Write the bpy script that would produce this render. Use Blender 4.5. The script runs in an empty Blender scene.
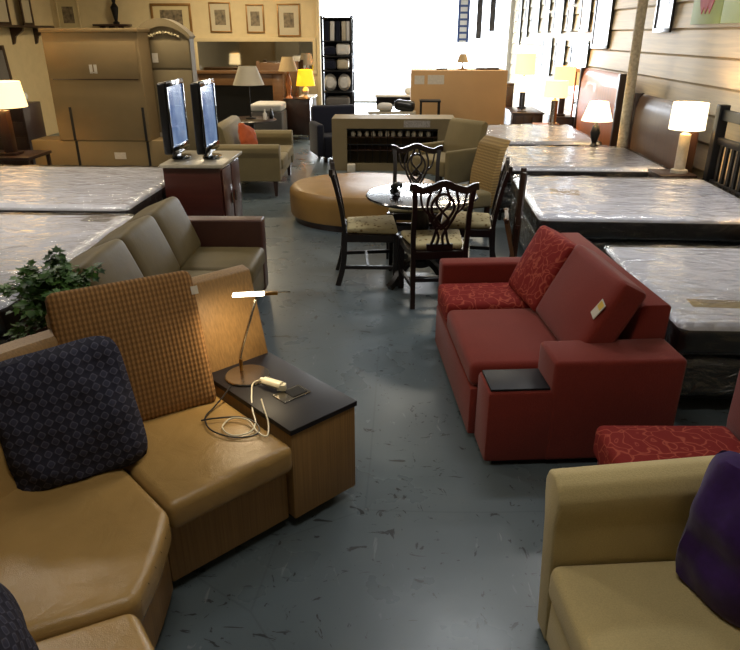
import bpy, bmesh, math, random
from mathutils import Vector, Matrix, noise
random.seed(7)
S = bpy.context.scene
C = S.collection
PI = math.pi

# ------------------------------------------------------------------ camera
cam_d = bpy.data.cameras.new('camera')
cam = bpy.data.objects.new('camera', cam_d); C.objects.link(cam)
cam.location = (0, 0, 1.95)
cam.rotation_euler = (PI/2 - math.radians(23.5615), 0, math.radians(2.368))
cam_d.sensor_fit = 'HORIZONTAL'; cam_d.sensor_width = 36.0
cam_d.lens = 665.0/740*36
cam_d.clip_start = 0.05; cam_d.clip_end = 200
S.camera = cam

# ------------------------------------------------------------------ world, lights, exposure
S.view_settings.view_transform = 'Standard'
S.view_settings.look = 'None'
S.view_settings.gamma = 1
S.view_settings.use_curve_mapping = False
S.view_settings.exposure = 0.0
w = bpy.data.worlds.new('world'); S.world = w; w.use_nodes = True
bg = w.node_tree.nodes['Background']
bg.inputs[0].default_value = (0.86, 0.92, 1.0, 1); bg.inputs[1].default_value = 6.0

def area(name, loc, size, energy, col, rot=(0, 0, 0), parent=None, sy=None, spread=PI):
    l = bpy.data.lights.new(name, 'AREA'); l.energy = energy; l.color = col; l.size = size
    if sy: l.shape = 'RECTANGLE'; l.size_y = sy
    l.spread = spread
    o = bpy.data.objects.new(name, l); C.objects.link(o); o.location = loc; o.rotation_euler = rot
    if parent: o.parent = parent
    return o
# daylight through the glazed end of the showroom
day = area('daylight', (0.25, 22.3, 1.7), 5.0, 1200, (0.88, 0.94, 1.0), (-PI/2, 0, 0), sy=3.2)
CEIL = 3.6
ADDED_CEILING_LIGHTS = [  # added fill lights overhead, out of view: x, y, energy, colour
    (-0.2, 1.3, 26, (1.0, 0.93, 0.82)), (0.6, 4.6, 26, (0.92, 0.96, 1.0)), (-3.6, 5.2, 68, (1.0, 0.92, 0.80)),
    (-3.4, 9.0, 62, (1.0, 0.82, 0.56)), (2.4, 6.0, 38, (0.98, 0.96, 0.95)), (-3.4, 13.2, 110, (1.0, 0.80, 0.50)),
    (0.4, 10.5, 50, (1.0, 0.9, 0.75)), (1.6, 13.6, 100, (1.0, 0.86, 0.62)), (0.4, 17.5, 120, (0.95, 0.97, 1.0))]
BULB = (1.0, 0.66, 0.30)

# ------------------------------------------------------------------ materials
def lin(c):
    return tuple(((v/255)/12.92 if v/255 <= 0.04045 else ((v/255+0.055)/1.055)**2.4) for v in c)
class NT:
    def __init__(s, name, rgb, rough=0.6, metal=0.0, coat=0.0, spec=0.5):
        s.m = bpy.data.materials.new(name); s.m.use_nodes = True
        s.t = s.m.node_tree; s.b = s.t.nodes['Principled BSDF']
        s.c = lin(rgb) + (1,)
        s.b.inputs['Base Color'].default_value = s.c
        s.b.inputs['Roughness'].default_value = rough
        s.b.inputs['Metallic'].default_value = metal
        s.b.inputs['Coat Weight'].default_value = coat
        s.b.inputs['Specular IOR Level'].default_value = spec
        s.tc = s.t.nodes.new('ShaderNodeTexCoord')
    def n(s, typ, **k):
        x = s.t.nodes.new(typ)
        for a, v in k.items():
            if a in x.inputs.keys(): x.inputs[a].default_value = v
            else: setattr(x, a, v)
        return x
    def l(s, a, b): s.t.links.new(a, b)
    def co(s, scale=(1, 1, 1), rot=(0, 0, 0), which='Object'):
        mp = s.t.nodes.new('ShaderNodeMapping')
        mp.inputs['Scale'].default_value = scale; mp.inputs['Rotation'].default_value = rot
        s.l(s.tc.outputs[which], mp.inputs[0]); return mp.outputs[0]
    def noise(s, scale, detail=3, vec=None, dist=0.0, rough=0.5):
        x = s.n('ShaderNodeTexNoise'); x.inputs['Scale'].default_value = scale
        x.inputs['Detail'].default_value = detail; x.inputs['Distortion'].default_value = dist
        x.inputs['Roughness'].default_value = rough
        s.l(vec if vec else s.tc.outputs['Object'], x.inputs['Vector']); return x.outputs[0]
    def ramp(s, fac, stops):
        r = s.t.nodes.new('ShaderNodeValToRGB'); e = r.color_ramp.elements
        while len(e) < len(stops): e.new(0.5)
        for i, (p, c) in enumerate(stops):
            e[i].position = p; e[i].color = c if len(c) == 4 else tuple(c) + (1,)
        s.l(fac, r.inputs[0]); return r.outputs[0]
    def mix(s, fac, a, b, mode='MIX'):
        x = s.t.nodes.new('ShaderNodeMix'); x.data_type = 'RGBA'; x.blend_type = mode
        for i, v in ((0, fac), (6, a), (7, b)):
            if isinstance(v, bpy.types.NodeSocket): s.l(v, x.inputs[i])
            elif i == 0: x.inputs[0].default_value = v
            else: x.inputs[i].default_value = v if len(v) == 4 else tuple(v) + (1,)
        return x.outputs[2]
    def math(s, op, a, b=0.0, c=None):
        x = s.t.nodes.new('ShaderNodeMath'); x.operation = op
        for i, v in enumerate((a, b) if c is None else (a, b, c)):
            if isinstance(v, bpy.types.NodeSocket): s.l(v, x.inputs[i])
            else: x.inputs[i].default_value = v
        return x.outputs[0]
    def xyz(s, which='Object'):
        x = s.t.nodes.new('ShaderNodeSeparateXYZ'); s.l(s.tc.outputs[which], x.inputs[0]); return x.outputs
    def color(s, sock): s.l(sock, s.b.inputs['Base Color']); return s
    def bump(s, h, strength=0.3, dist=0.01):
        b = s.t.nodes.new('ShaderNodeBump'); b.inputs['Strength'].default_value = strength
        b.inputs['Distance'].default_value = dist
        s.l(h, b.inputs['Height']); s.l(b.outputs[0], s.b.inputs['Normal']); return s

def k(c, f): return tuple(min(1, v*f) for v in c[:3]) + (1,)
def plain(name, rgb, rough=0.6, metal=0.0, coat=0.0, var=0.12, scale=6, bump=0.0, bscale=120, spec=0.5):
    a = NT(name, rgb, rough, metal, coat, spec)
    f = a.noise(scale, 3)
    a.color(a.ramp(f, [(0.3, k(a.c, 1-var)), (0.7, k(a.c, 1+var))]))
    if bump: a.bump(a.noise(bscale, 2), bump, 0.004)
    return a.m
def fabric(name, rgb, var=0.15, scale=160, bump=0.5, rough=0.92):
    a = NT(name, rgb, rough, spec=0.2)
    f1 = a.noise(scale, 2); f2 = a.noise(4, 2)
    c1 = a.ramp(f1, [(0.3, k(a.c, 1-var)), (0.7, k(a.c, 1+var))])
    a.color(a.mix(0.35, c1, a.ramp(f2, [(0.35, k(a.c, 0.85)), (0.7, k(a.c, 1.12))])))
    a.b.inputs['Sheen Weight'].default_value = 0.15
    a.bump(f1, bump, 0.003); return a.m
def leather(name, rgb, rough=0.38, wr=0.25):
    a = NT(name, rgb, rough, spec=0.5)
    a.color(a.ramp(a.noise(5, 4), [(0.3, k(a.c, 0.88)), (0.7, k(a.c, 1.08))]))
    h = a.math('ADD', a.math('MULTIPLY', a.noise(350, 2), 0.12), a.noise(7, 4, dist=0.6))
    a.bump(h, wr, 0.02); return a.m
def wood(name, rgb, rough=0.35, axis='X', scale=3, contrast=0.25, coat=0.2):
    a = NT(name, rgb, rough, coat=coat)
    sc = {'X': (0.6, 9, 9), 'Y': (9, 0.6, 9), 'Z': (9, 9, 0.6)}[axis]
    f = a.noise(scale, 5, a.co(sc), dist=0.8)
    a.color(a.ramp(f, [(0.25, k(a.c, 1-contrast)), (0.75, k(a.c, 1+contrast))]))
    a.bump(f, 0.06, 0.005); return a.m
def emis(name, rgb, strength, base=None):
    a = NT(name, base or rgb, 0.7)
    a.b.inputs['Emission Color'].default_value = lin(rgb) + (1,)
    a.b.inputs['Emission Strength'].default_value = strength
    return a.m

M = {}
M['wall_cream'] = plain('painted_wall', (208, 190, 150), 0.85, bump=0.15, bscale=60, var=0.04)
M['ceiling'] = plain('ceiling_paint', (150, 150, 150), 0.95, var=0.05)
M['dark_trim'] = plain('dark_trim', (60, 58, 60), 0.5)
M['white_paint'] = plain('white_paint', (215, 212, 205), 0.5, var=0.03)
# floor: worn blue grey painted concrete
a = NT('painted_concrete', (90, 101, 106), 0.30)
big = a.ramp(a.noise(0.7, 4), [(0.3, k(a.c, 0.86)), (0.7, k(a.c, 1.12))])
scr1 = a.noise(10.0, 8, a.co((1.0, 0.75, 1), (0, 0, 0.5)), dist=1.9, rough=0.62)
scr2 = a.noise(8.0, 8, a.co((0.6, 1.8, 1), (0, 0, -0.7)), dist=1.4, rough=0.6)
m1 = a.ramp(scr1, [(0.632, (0, 0, 0)), (0.65, (0.95, 0.95, 0.95))])
m2 = a.ramp(scr2, [(0.635, (0, 0, 0)), (0.655, (0.9, 0.9, 0.9))])
mk = a.mix(1.0, m1, m2, 'LIGHTEN')
vor = a.n('ShaderNodeTexVoronoi', feature='DISTANCE_TO_EDGE'); vor.inputs['Scale'].default_value = 0.8
a.l(a.mix(0.12, a.tc.outputs['Object'], a.n('ShaderNodeTexNoise').outputs[1]), vor.inputs['Vector'])
crk = a.ramp(vor.outputs['Distance'], [(0.0, (0.25, 0.25, 0.25)), (0.004, (0, 0, 0))])
mk = a.mix(1.0, mk, crk, 'LIGHTEN')
lt = a.ramp(a.noise(6, 6, a.co((1.6, 0.5, 1), (0, 0, 0.35)), dist=2.5), [(0.66, (0, 0, 0)), (0.70, (0.35, 0.35, 0.35))])
col = a.mix(mk, big, (0.022, 0.024, 0.026))
col = a.mix(lt, col, (0.30, 0.32, 0.33))
a.color(col)
ro = a.math('ADD', a.math('MULTIPLY', a.noise(2.2, 5), 0.28), 0.16)
a.l(ro, a.b.inputs['Roughness'])
a.bump(a.noise(9, 5), 0.08, 0.01)
M['floor'] = a.m
# siding
a = NT('cream_siding', (206, 190, 158), 0.6)
a.color(a.ramp(a.noise(4, 5, a.co((1, 0.25, 6)), dist=0.5), [(0.3, k(a.c, 0.82)), (0.7, k(a.c, 1.08))]))
M['siding'] = a.m
M['floor_dark'] = plain('asphalt', (120, 120, 120), 0.9)
M['tan_leather'] = leather('tan_leather', (162, 130, 78), 0.25, 0.4)
M['otto_leather'] = leather('ottoman_leather', (156, 118, 62), 0.42, 0.15)
M['taupe_leather'] = leather('taupe_leather', (94, 80, 46), 0.6, 0.15)
M['brown_leather'] = leather('brown_leather', (74, 42, 32), 0.45, 0.1)
# ribbed vinyl, vertical fine stripes
a = NT('ribbed_vinyl', (146, 112, 66), 0.55)
o = a.xyz()
f = a.noise(2.0, 4, a.co((60, 60, 1.2)))
a.color(a.ramp(f, [(0.3, k(a.c, 0.78)), (0.7, k(a.c, 1.12))]))
a.bump(f, 0.35, 0.004)
M['ribbed'] = a.m
# woven brown fabric: small raised cells
a = NT('woven_cells', (142, 104, 62), 0.9, spec=0.2)
o = a.xyz()
sx = a.math('SINE', a.math('MULTIPLY', o[0], 2*PI/0.018)); sz = a.math('SINE', a.math('MULTIPLY', o[2], 2*PI/0.022))
f = a.math('ADD', a.math('MULTIPLY', sx, 0.5), a.math('MULTIPLY', sz, 0.3))
f = a.math('ADD', f, a.math('MULTIPLY', a.noise(30, 2), 0.5))
a.color(a.ramp(f, [(0.0, k(a.c, 0.62)), (0.75, k(a.c, 1.15))]))
a.bump(f, 0.5, 0.004)
M['woven'] = a.m
# navy diamond pillow
a = NT('navy_diamond', (46, 48, 66), 0.9, spec=0.2)
o = a.xyz()
u = a.math('ADD', o[0], o[2]); v = a.math('SUBTRACT', o[0], o[2])
f1 = a.math('MULTIPLY', a.math('SINE', a.math('MULTIPLY', u, 2*PI/0.072)), a.math('SINE', a.math('MULTIPLY', v, 2*PI/0.072)))
f = a.math('ADD', f1, a.math('MULTIPLY', a.noise(60, 2), 0.4))
a.color(a.ramp(f, [(0.2, lin((38, 38, 50)) + (1,)), (0.42, lin((78, 77, 90)) + (1,)), (0.72, lin((50, 51, 66)) + (1,))]))
a.bump(f, 0.4, 0.004)
M['navy'] = a.m
M['red_fabric'] = fabric('red_fabric', (118, 43, 34), 0.12)
# red damask
a = NT('red_damask', (124, 36, 32), 0.9, spec=0.2)
nz = a.n('ShaderNodeTexNoise'); nz.inputs['Scale'].default_value = 7; a.l(a.tc.outputs['Object'], nz.inputs['Vector'])
vv = a.mix(0.16, a.tc.outputs['Object'], nz.outputs[1])
vo = a.n('ShaderNodeTexVoronoi', feature='DISTANCE_TO_EDGE'); vo.inputs['Scale'].default_value = 15; a.l(vv, vo.inputs['Vector'])
v2 = a.n('ShaderNodeTexVoronoi'); v2.inputs['Scale'].default_value = 15; a.l(vv, v2.inputs['Vector'])
l1 = a.ramp(vo.outputs['Distance'], [(0.02, (1, 1, 1)), (0.05, (0, 0, 0))])
l2 = a.ramp(v2.outputs['Distance'], [(0.10, (0, 0, 0)), (0.16, (1, 1, 1)), (0.22, (0, 0, 0))])
a.color(a.mix(a.mix(1.0, l1, l2, 'LIGHTEN'), a.c, lin((160, 74, 58)) + (1,)))
a.bump(a.noise(160, 2), 0.3, 0.003)
M['damask'] = a.m
M['cream_fabric'] = fabric('khaki_cream_fabric', (188, 170, 122), 0.12, 220, 0.6)
M['khaki_fabric'] = fabric('khaki_fabric', (122, 109, 76), 0.10)
M['purple_velvet'] = fabric('purple_velvet', (48, 20, 78), 0.25, 40, 0.3, 0.8)
M['orange_fabric'] = fabric('orange_fabric', (168, 78, 38), 0.1)
M['navy_fabric'] = fabric('navy_fabric', (24, 27, 42), 0.1)
M['grey_fabric'] = fabric('grey_fabric', (104, 100, 96), 0.1)
M['white_fabric'] = fabric('white_fabric', (205, 202, 196), 0.05)
# patterned cream seat
a = NT('cream_pattern', (186, 172, 132), 0.9, spec=0.2)
vo = a.n('ShaderNodeTexVoronoi'); vo.inputs['Scale'].default_value = 22; a.l(a.tc.outputs['Object'], vo.inputs['Vector'])
a.color(a.ramp(vo.outputs['Distance'], [(0.18, lin((120, 96, 56)) + (1,)), (0.3, a.c)]))
M['cream_pattern'] = a.m
# wicker/woven chair
a = NT('woven_khaki', (168, 138, 84), 0.85)
o = a.xyz()
f = a.math('MULTIPLY', a.math('SINE', a.math('MULTIPLY', a.math('ADD', o[0], o[2]), 110)), a.math('SINE', a.math('MULTIPLY', a.math('SUBTRACT', o[0], o[2]), 110)))
a.color(a.ramp(f, [(0.2, k(a.c, 0.7)), (0.6, k(a.c, 1.1))])); a.bump(f, 0.5, 0.005)
M['woven_khaki'] = a.m
M['black_lam'] = plain('black_laminate', (24, 22, 26), 0.5, var=0.1, scale=30, spec=0.3)
M['chrome'] = plain('brushed_steel', (170, 165, 155), 0.22, 1.0, var=0.05)
M['white_plastic'] = plain('white_plastic', (215, 205, 175), 0.4, var=0.03)
M['black_gloss'] = plain('glossy_black_plastic', (16, 16, 18), 0.12, coat=0.5)
M['black_plastic'] = plain('black_plastic', (14, 14, 16), 0.3, var=0.1)
a = NT('screen_reflection_glow', (20, 26, 40), 0.12, coat=0.6)
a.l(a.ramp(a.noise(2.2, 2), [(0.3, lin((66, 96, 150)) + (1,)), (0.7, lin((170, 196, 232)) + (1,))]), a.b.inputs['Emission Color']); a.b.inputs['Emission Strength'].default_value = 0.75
M['screen'] = a.m  # window reflection put into the television screens as a blue glow
M['black_cable'] = plain('black_cable', (20, 18, 18), 0.5)
M['mahogany'] = wood('black_mahogany', (22, 12, 11), 0.32, 'Z', 3, 0.3, 0.2)
M['table_top'] = plain('black_gloss_top', (22, 16, 18), 0.16, var=0.1, coat=0.9)
M['red_wood'] = wood('red_brown_wood', (72, 32, 24), 0.35, 'X', 2, 0.2)
M['dark_wood'] = wood('dark_wood', (48, 28, 20), 0.35, 'Z', 2, 0.3)
M['mid_wood'] = wood('mid_brown_wood', (108, 76, 46), 0.4, 'X', 2, 0.2)
M['orange_wood'] = wood('orange_wood', (170, 98, 44), 0.42, 'Z', 2, 0.2, 0.1)
M['sleigh_wood'] = wood('dark_sleigh_wood', (84, 58, 36), 0.45, 'Z', 2, 0.25, 0.05)
M['stone_top'] = plain('pale_stone', (176, 166, 144), 0.3, var=0.12, scale=20)
M['cardboard'] = plain('cardboard', (134, 112, 74), 0.8, var=0.05, scale=3)
M['cardboard2'] = plain('grey_khaki_card', (122, 108, 78), 0.75, var=0.05, scale=3)
M['orange_card'] = plain('orange_cardboard', (188, 150, 102), 0.7, var=0.05, scale=2)
M['cream_edge'] = plain('cream_edge', (190, 176, 140), 0.5)
M['paper'] = plain('paper_label', (200, 192, 176), 0.7, var=0.08, scale=30)
M['grey_label'] = plain('printed_label', (150, 146, 142), 0.6, var=0.35, scale=60)
M['yellow_paper'] = plain('yellow_sticker', (206, 170, 60), 0.6)
M['tan_print'] = plain('tan_print', (150, 126, 78), 0.5, var=0.3, scale=40)
M['black_strap'] = plain('black_strap', (22, 20, 20), 0.5)
M['black_metal'] = plain('black_metal', (28, 28, 30), 0.4, 0.5)
M['brass'] = plain('brass', (150, 110, 50), 0.3, 1.0)
M['glass_print'] = plain('framed_print', (190, 180, 155), 0.35, var=0.05, coat=0.5)
M['gold_frame'] = plain('antique_gold', (140, 104, 56), 0.4, 0.4)
M['mirror'] = plain('mirror_glass', (190, 190, 190), 0.04, 1.0, var=0.01)
M['pot'] = plain('dark_pot', (34, 30, 28), 0.4)
M['stem'] = plain('plant_stem', (64, 72, 34), 0.7)
M['soil'] = plain('potting_soil', (40, 30, 22), 0.95)
M['concrete_col'] = plain('pitted_column', (176, 164, 138), 0.8, var=0.25, scale=30, bump=0.6, bscale=40)
a = NT('ivy_leaf', (44, 78, 34), 0.55)
a.color(a.ramp(a.noise(9, 2), [(0.35, lin((28, 58, 24)) + (1,)), (0.72, lin((88, 128, 54)) + (1,))]))
M['leaf'] = a.m
# mattress quilting
a = NT('quilted_white', (218, 218, 224), 0.7)
o = a.xyz()
q = a.math('MULTIPLY', a.math('SINE', a.math('MULTIPLY', a.math('ADD', o[0], o[1]), 28)), a.math('SINE', a.math('MULTIPLY', a.math('SUBTRACT', o[0], o[1]), 28)))
a.bump(a.math('ABSOLUTE', q), 0.5, 0.015)
a.color(a.ramp(a.noise(8, 3), [(0.3, k(a.c, 0.93)), (0.7, k(a.c, 1.04))]))
M['mattress'] = a.m
M['mattress_side'] = plain('mattress_border', (44, 42, 40), 0.7, var=0.2, scale=12)
M['box_spring'] = plain('box_spring_cloth', (24, 23, 22), 0.7, var=0.25, scale=8)
def film(name, t=0.72, rough=0.13, bs=7.0, strength=1.0, tint=(1, 1, 1)):
    m = bpy.data.materials.new(name); m.use_nodes = True; t_ = m.node_tree; N = t_.nodes
    N.remove(N['Principled BSDF']); out = N['Material Output']
    tc = N.new('ShaderNodeTexCoord'); mp = N.new('ShaderNodeMapping'); mp.inputs['Scale'].default_value = (1, 2.2, 1.6)
    mp.inputs['Rotation'].default_value = (0, 0, 0.5)
    t_.links.new(tc.outputs['Object'], mp.inputs[0])
    n1 = N.new('ShaderNodeTexNoise'); n1.inputs['Scale'].default_value = bs; n1.inputs['Detail'].default_value = 6; n1.inputs['Distortion'].default_value = 1.6
    t_.links.new(mp.outputs[0], n1.inputs['Vector'])
    bp = N.new('ShaderNodeBump'); bp.inputs['Strength'].default_value = strength; bp.inputs['Distance'].default_value = 0.035
    t_.links.new(n1.outputs[0], bp.inputs['Height'])
    g = N.new('ShaderNodeBsdfGlossy'); g.inputs['Roughness'].default_value = rough; g.inputs['Color'].default_value = (0.95, 0.95, 0.95, 1)
    t_.links.new(bp.outputs[0], g.inputs['Normal'])
    tr = N.new('ShaderNodeBsdfTransparent'); tr.inputs['Color'].default_value = tint + (1,)
    fr = N.new('ShaderNodeFresnel'); fr.inputs['IOR'].default_value = 1.5; t_.links.new(bp.outputs[0], fr.inputs['Normal'])
    ad = N.new('ShaderNodeMath'); ad.operation = 'MULTIPLY_ADD'; ad.inputs[1].default_value = 0.9; ad.inputs[2].default_value = 1-t-0.12
    ad.use_clamp = True
    t_.links.new(fr.outputs[0], ad.inputs[0])
    mx = N.new('ShaderNodeMixShader'); t_.links.new(ad.outputs[0], mx.inputs[0])
    t_.links.new(tr.outputs[0], mx.inputs[1]); t_.links.new(g.outputs[0], mx.inputs[2])
    t_.links.new(mx.outputs[0], out.inputs[0]); return m
M['film'] = film('clear_plastic_film', 0.83, 0.12, 2.6, 0.75)
M['film_dark'] = film('plastic_film_over_dark', 0.78, 0.16, 9.0, 1.0)
M['glass'] = film('window_glass', 0.96, 0.02, 0.2, 0.0)
def shade_mat(name, rgb, strength):
    a = NT(name, rgb, 0.8)
    a.b.inputs['Emission Color'].default_value = lin(rgb) + (1,)
    a.b.inputs['Emission Strength'].default_value = strength
    return a.m
M['shade_lit'] = shade_mat('lit_cream_shade', (255, 222, 160), 1.7)
M['shade_bright'] = shade_mat('lit_white_shade', (255, 238, 200), 2.2)
M['shade_yellow'] = shade_mat('lit_yellow_shade', (252, 196, 40), 1.1)
M['shade_amber'] = shade_mat('lit_amber_shade', (255, 222, 150), 1.5)
M['shade_off'] = plain('unlit_white_shade', (206, 198, 178), 0.8, var=0.03)
M['shade_cream'] = plain('unlit_cream_shade', (176, 152, 112), 0.8, var=0.03)
M['lamp_tube'] = emis('lamp_tube', (255, 240, 205), 14)
M['tube'] = emis('tube_and_bulb_glow', (255, 246, 225), 3)
M['pilot'] = emis('pilot_light', (255, 225, 170), 3)

# ------------------------------------------------------------------ mesh helpers
def bm_new(): return bmesh.new()
def apply(bm, verts, mat):
    for v in verts: v.co = mat @ v.co
def TR(loc=(0, 0, 0), rot=(0, 0, 0)):
    return Matrix.Translation(loc) @ Matrix.Rotation(rot[2], 4, 'Z') @ Matrix.Rotation(rot[1], 4, 'Y') @ Matrix.Rotation(rot[0], 4, 'X')
def add_bm(dst, src, mat=None):
    if mat is not None: bmesh.ops.transform(src, matrix=mat, verts=src.verts)
    me = bpy.data.meshes.new('tmp'); src.to_mesh(me); dst.from_mesh(me); bpy.data.meshes.remove(me); src.free()
def box(bm, x0, x1, y0, y1, z0, z1, r=0.0, seg=2, mat=None):
    b = bmesh.new(); bmesh.ops.create_cube(b, size=1)
    for v in b.verts:
        v.co = Vector(((x0+x1)/2 + v.co.x*(x1-x0), (y0+y1)/2 + v.co.y*(y1-y0), (z0+z1)/2 + v.co.z*(z1-z0)))
    if r > 0: bmesh.ops.bevel(b, geom=b.edges[:], offset=r, segments=seg, profile=0.5, affect='EDGES')
    add_bm(bm, b, mat); return bm
def prism(bm, pts, z0, z1, r=0.0, seg=3, crown=0.0, mat=None):
    b = bmesh.new()
    vs = [b.verts.new((p[0], p[1], z0)) for p in pts]
    f = b.faces.new(vs); b.normal_update()
    if f.normal.z > 0: f.normal_flip()
    ex = bmesh.ops.extrude_face_region(b, geom=[f])
    for v in ex['geom']:
        if isinstance(v, bmesh.types.BMVert): v.co.z = z1
    bmesh.ops.recalc_face_normals(b, faces=b.faces)
    if r > 0: bmesh.ops.bevel(b, geom=b.edges[:], offset=r, segments=seg, profile=0.5, affect='EDGES')
    if crown:
        b.faces.ensure_lookup_table(); b.normal_update()
        top = max(b.faces, key=lambda q: (q.normal.z > 0.99) * q.calc_area())
        for i in range(3):
            bmesh.ops.inset_region(b, faces=[top], thickness=0.05, depth=crown*(0.5, 0.32, 0.18)[i])
    add_bm(bm, b, mat); return bm
def extrude_profile(bm, pts, y0, y1, mat=None, r=0.0):
    """profile in XZ extruded along Y"""
    b = bmesh.new()
    vs = [b.verts.new((p[0], y0, p[1])) for p in pts]
    f = b.faces.new(vs)
    ex = bmesh.ops.extrude_face_region(b, geom=[f])
    for v in ex['geom']:
        if isinstance(v, bmesh.types.BMVert): v.co.y = y1
    bmesh.ops.recalc_face_normals(b, faces=b.faces)
    if r > 0: bmesh.ops.bevel(b, geom=b.edges[:], offset=r, segments=2, profile=0.5, affect='EDGES')
    add_bm(bm, b, mat); return bm
def lathe(bm, prof, seg=28, mat=None, sx=1.0, sy=1.0, cap=True):
    b = bmesh.new(); rings = []
    for (r, z) in prof:
        rings.append([b.verts.new((r*sx*math.cos(2*PI*i/seg), r*sy*math.sin(2*PI*i/seg), z)) for i in range(seg)])
    for a_, c_ in zip(rings, rings[1:]):
        for i in range(seg):
            b.faces.new((a_[i], a_[(i+1) % seg], c_[(i+1) % seg], c_[i]))
    if cap:
        b.faces.new(rings[0][::-1]); b.faces.new(rings[-1])
    bmesh.ops.recalc_face_normals(b, faces=b.faces)
    add_bm(bm, b, mat); return bm
def catmull(P, n=8):
    P = [Vector(p) for p in P]; out = []
    for i in range(len(P)-1):
        p0 = P[max(i-1, 0)]; p1 = P[i]; p2 = P[i+1]; p3 = P[min(i+2, len(P)-1)]
        for j in range(n):
            t = j/n
            out.append(0.5*((2*p1) + (-p0+p2)*t + (2*p0-5*p1+4*p2-p3)*t*t + (-p0+3*p1-3*p2+p3)*t**3))
    out.append(P[-1]); return out
def sweep(bm, pts, w, h, up=(0, 0, 1), mat=None, rnd=0, taper=1.0):
    """rect (rnd=0) or round (rnd=n) section swept along pts; w along side, h along up"""
    b = bmesh.new(); pts = [Vector(p) for p in pts]; rings = []; up = Vector(up)
    for i, p in enumerate(pts):
        t = (pts[min(i+1, len(pts)-1)] - pts[max(i-1, 0)]).normalized()
        s = t.cross(up)
        if s.length < 1e-4: s = t.cross(Vector((1, 0, 0)))
        s.normalize(); n = s.cross(t).normalized()
        f = 1 + (taper-1)*i/max(1, len(pts)-1)
        if rnd:
            rings.append([b.verts.new(p + (s*w*math.cos(2*PI*j/rnd) + n*h*math.sin(2*PI*j/rnd))*f/2) for j in range(rnd)])
        else:
            rings.append([b.verts.new(p + (s*w*a_ + n*h*c_)*f/2) for a_, c_ in ((1, 1), (-1, 1), (-1, -1), (1, -1))])
    m = len(rings[0])
    for a_, c_ in zip(rings, rings[1:]):
        for i in range(m): b.faces.new((a_[i], a_[(i+1) % m], c_[(i+1) % m], c_[i]))
    b.faces.new(rings[0][::-1]); b.faces.new(rings[-1])
    bmesh.ops.recalc_face_normals(b, faces=b.faces)
    add_bm(bm, b, mat); return bm
def tube(bm, pts, r, n=8, mat=None): return sweep(bm, pts, 2*r, 2*r, mat=mat, rnd=n)
def cushion(bm, sx, sy, sz, r=0.05, crown=0.03, n=14, mat=None, wr=0.0, seed=0):
    """rounded box centred at origin, top and bottom (z) crowned"""
    b = bmesh.new(); bmesh.ops.create_cube(b, size=2)
    bmesh.ops.subdivide_edges(b, edges=b.edges[:], cuts=n, use_grid_fill=True)
    H = Vector((sx/2, sy/2, sz/2)); r = min(r, H.x, H.y, H.z)
    for v in b.verts:
        q = Vector(v.co)
        # concentrate samples toward the rims
        q = Vector([math.copysign(abs(c)**0.75, c) for c in q])
        p = Vector((q.x*H.x, q.y*H.y, q.z*H.z))
        inner = Vector([max(-(H[i]-r), min(H[i]-r, p[i])) for i in range(3)])
        d = p - inner
        if d.length > 1e-6: p = inner + d.normalized()*min(r, d.length*1.0 if sum(abs(c) > 1e-6 for c in d) == 1 else r)
        cx = 1-(p.x/H.x)**2; cy = 1-(p.y/H.y)**2; cz = 1-(p.z/H.z)**2
        p.z += math.copysign(crown*max(0, cx)*max(0, cy), p.z)*min(1, abs(p.z)/(H.z*0.6))
        p.x += math.copysign(crown*0.35*max(0, cz)*max(0, cy), p.x)*(abs(p.x) > H.x*0.9)
        p.y += math.copysign(crown*0.35*max(0, cz)*max(0, cx), p.y)*(abs(p.y) > H.y*0.9)
        if wr:
            p += Vector((0, 0, 1))*wr*noise.noise(Vector((p.x*5+seed, p.y*5, p.z*3)))
        v.co = p
    add_bm(bm, b, mat); return bm
def pillow(bm, w, h, t, n=22, mat=None, seed=0, wr=0.012):
    """throw pillow in XZ plane, thickness along Y"""
    b = bmesh.new(); top = {}; bot = {}
    for i in range(n+1):
        for j in range(n+1):
            x = -1+2*i/n; z = -1+2*j/n
            X = x*w/2*math.sqrt(1-0.20*z**6)*(1-0.02*(1-z*z)*x*x); Z = z*h/2*math.sqrt(1-0.20*x**6)*(1-0.02*(1-x*x)*z*z)
            th = t/2*(max(0, (1-x*x))*max(0, (1-z*z)))**0.38
            ww = wr*noise.noise(Vector((x*2.2+seed, z*2.2, seed)))*min(1, th/(t*0.2))
            edge = i in (0, n) or j in (0, n)
            top[i, j] = b.verts.new((X, -th+ww, Z))
            bot[i, j] = top[i, j] if edge else b.verts.new((X, th+ww, Z))
    for i in range(n):
        for j in range(n):
            b.faces.new((top[i, j], top[i+1, j], top[i+1, j+1], top[i, j+1]))
            q = (bot[i, j], bot[i, j+1], bot[i+1, j+1], bot[i+1, j])
            if len(set(q)) == 4:
                try: b.faces.new(q)
                except ValueError: pass
    bmesh.ops.recalc_face_normals(b, faces=b.faces)
    add_bm(bm, b, mat); return bm
def sheet(bm, pts, mat=None):
    b = bmesh.new(); b.faces.new([b.verts.new(p) for p in pts]); add_bm(bm, b, mat); return bm

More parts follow.
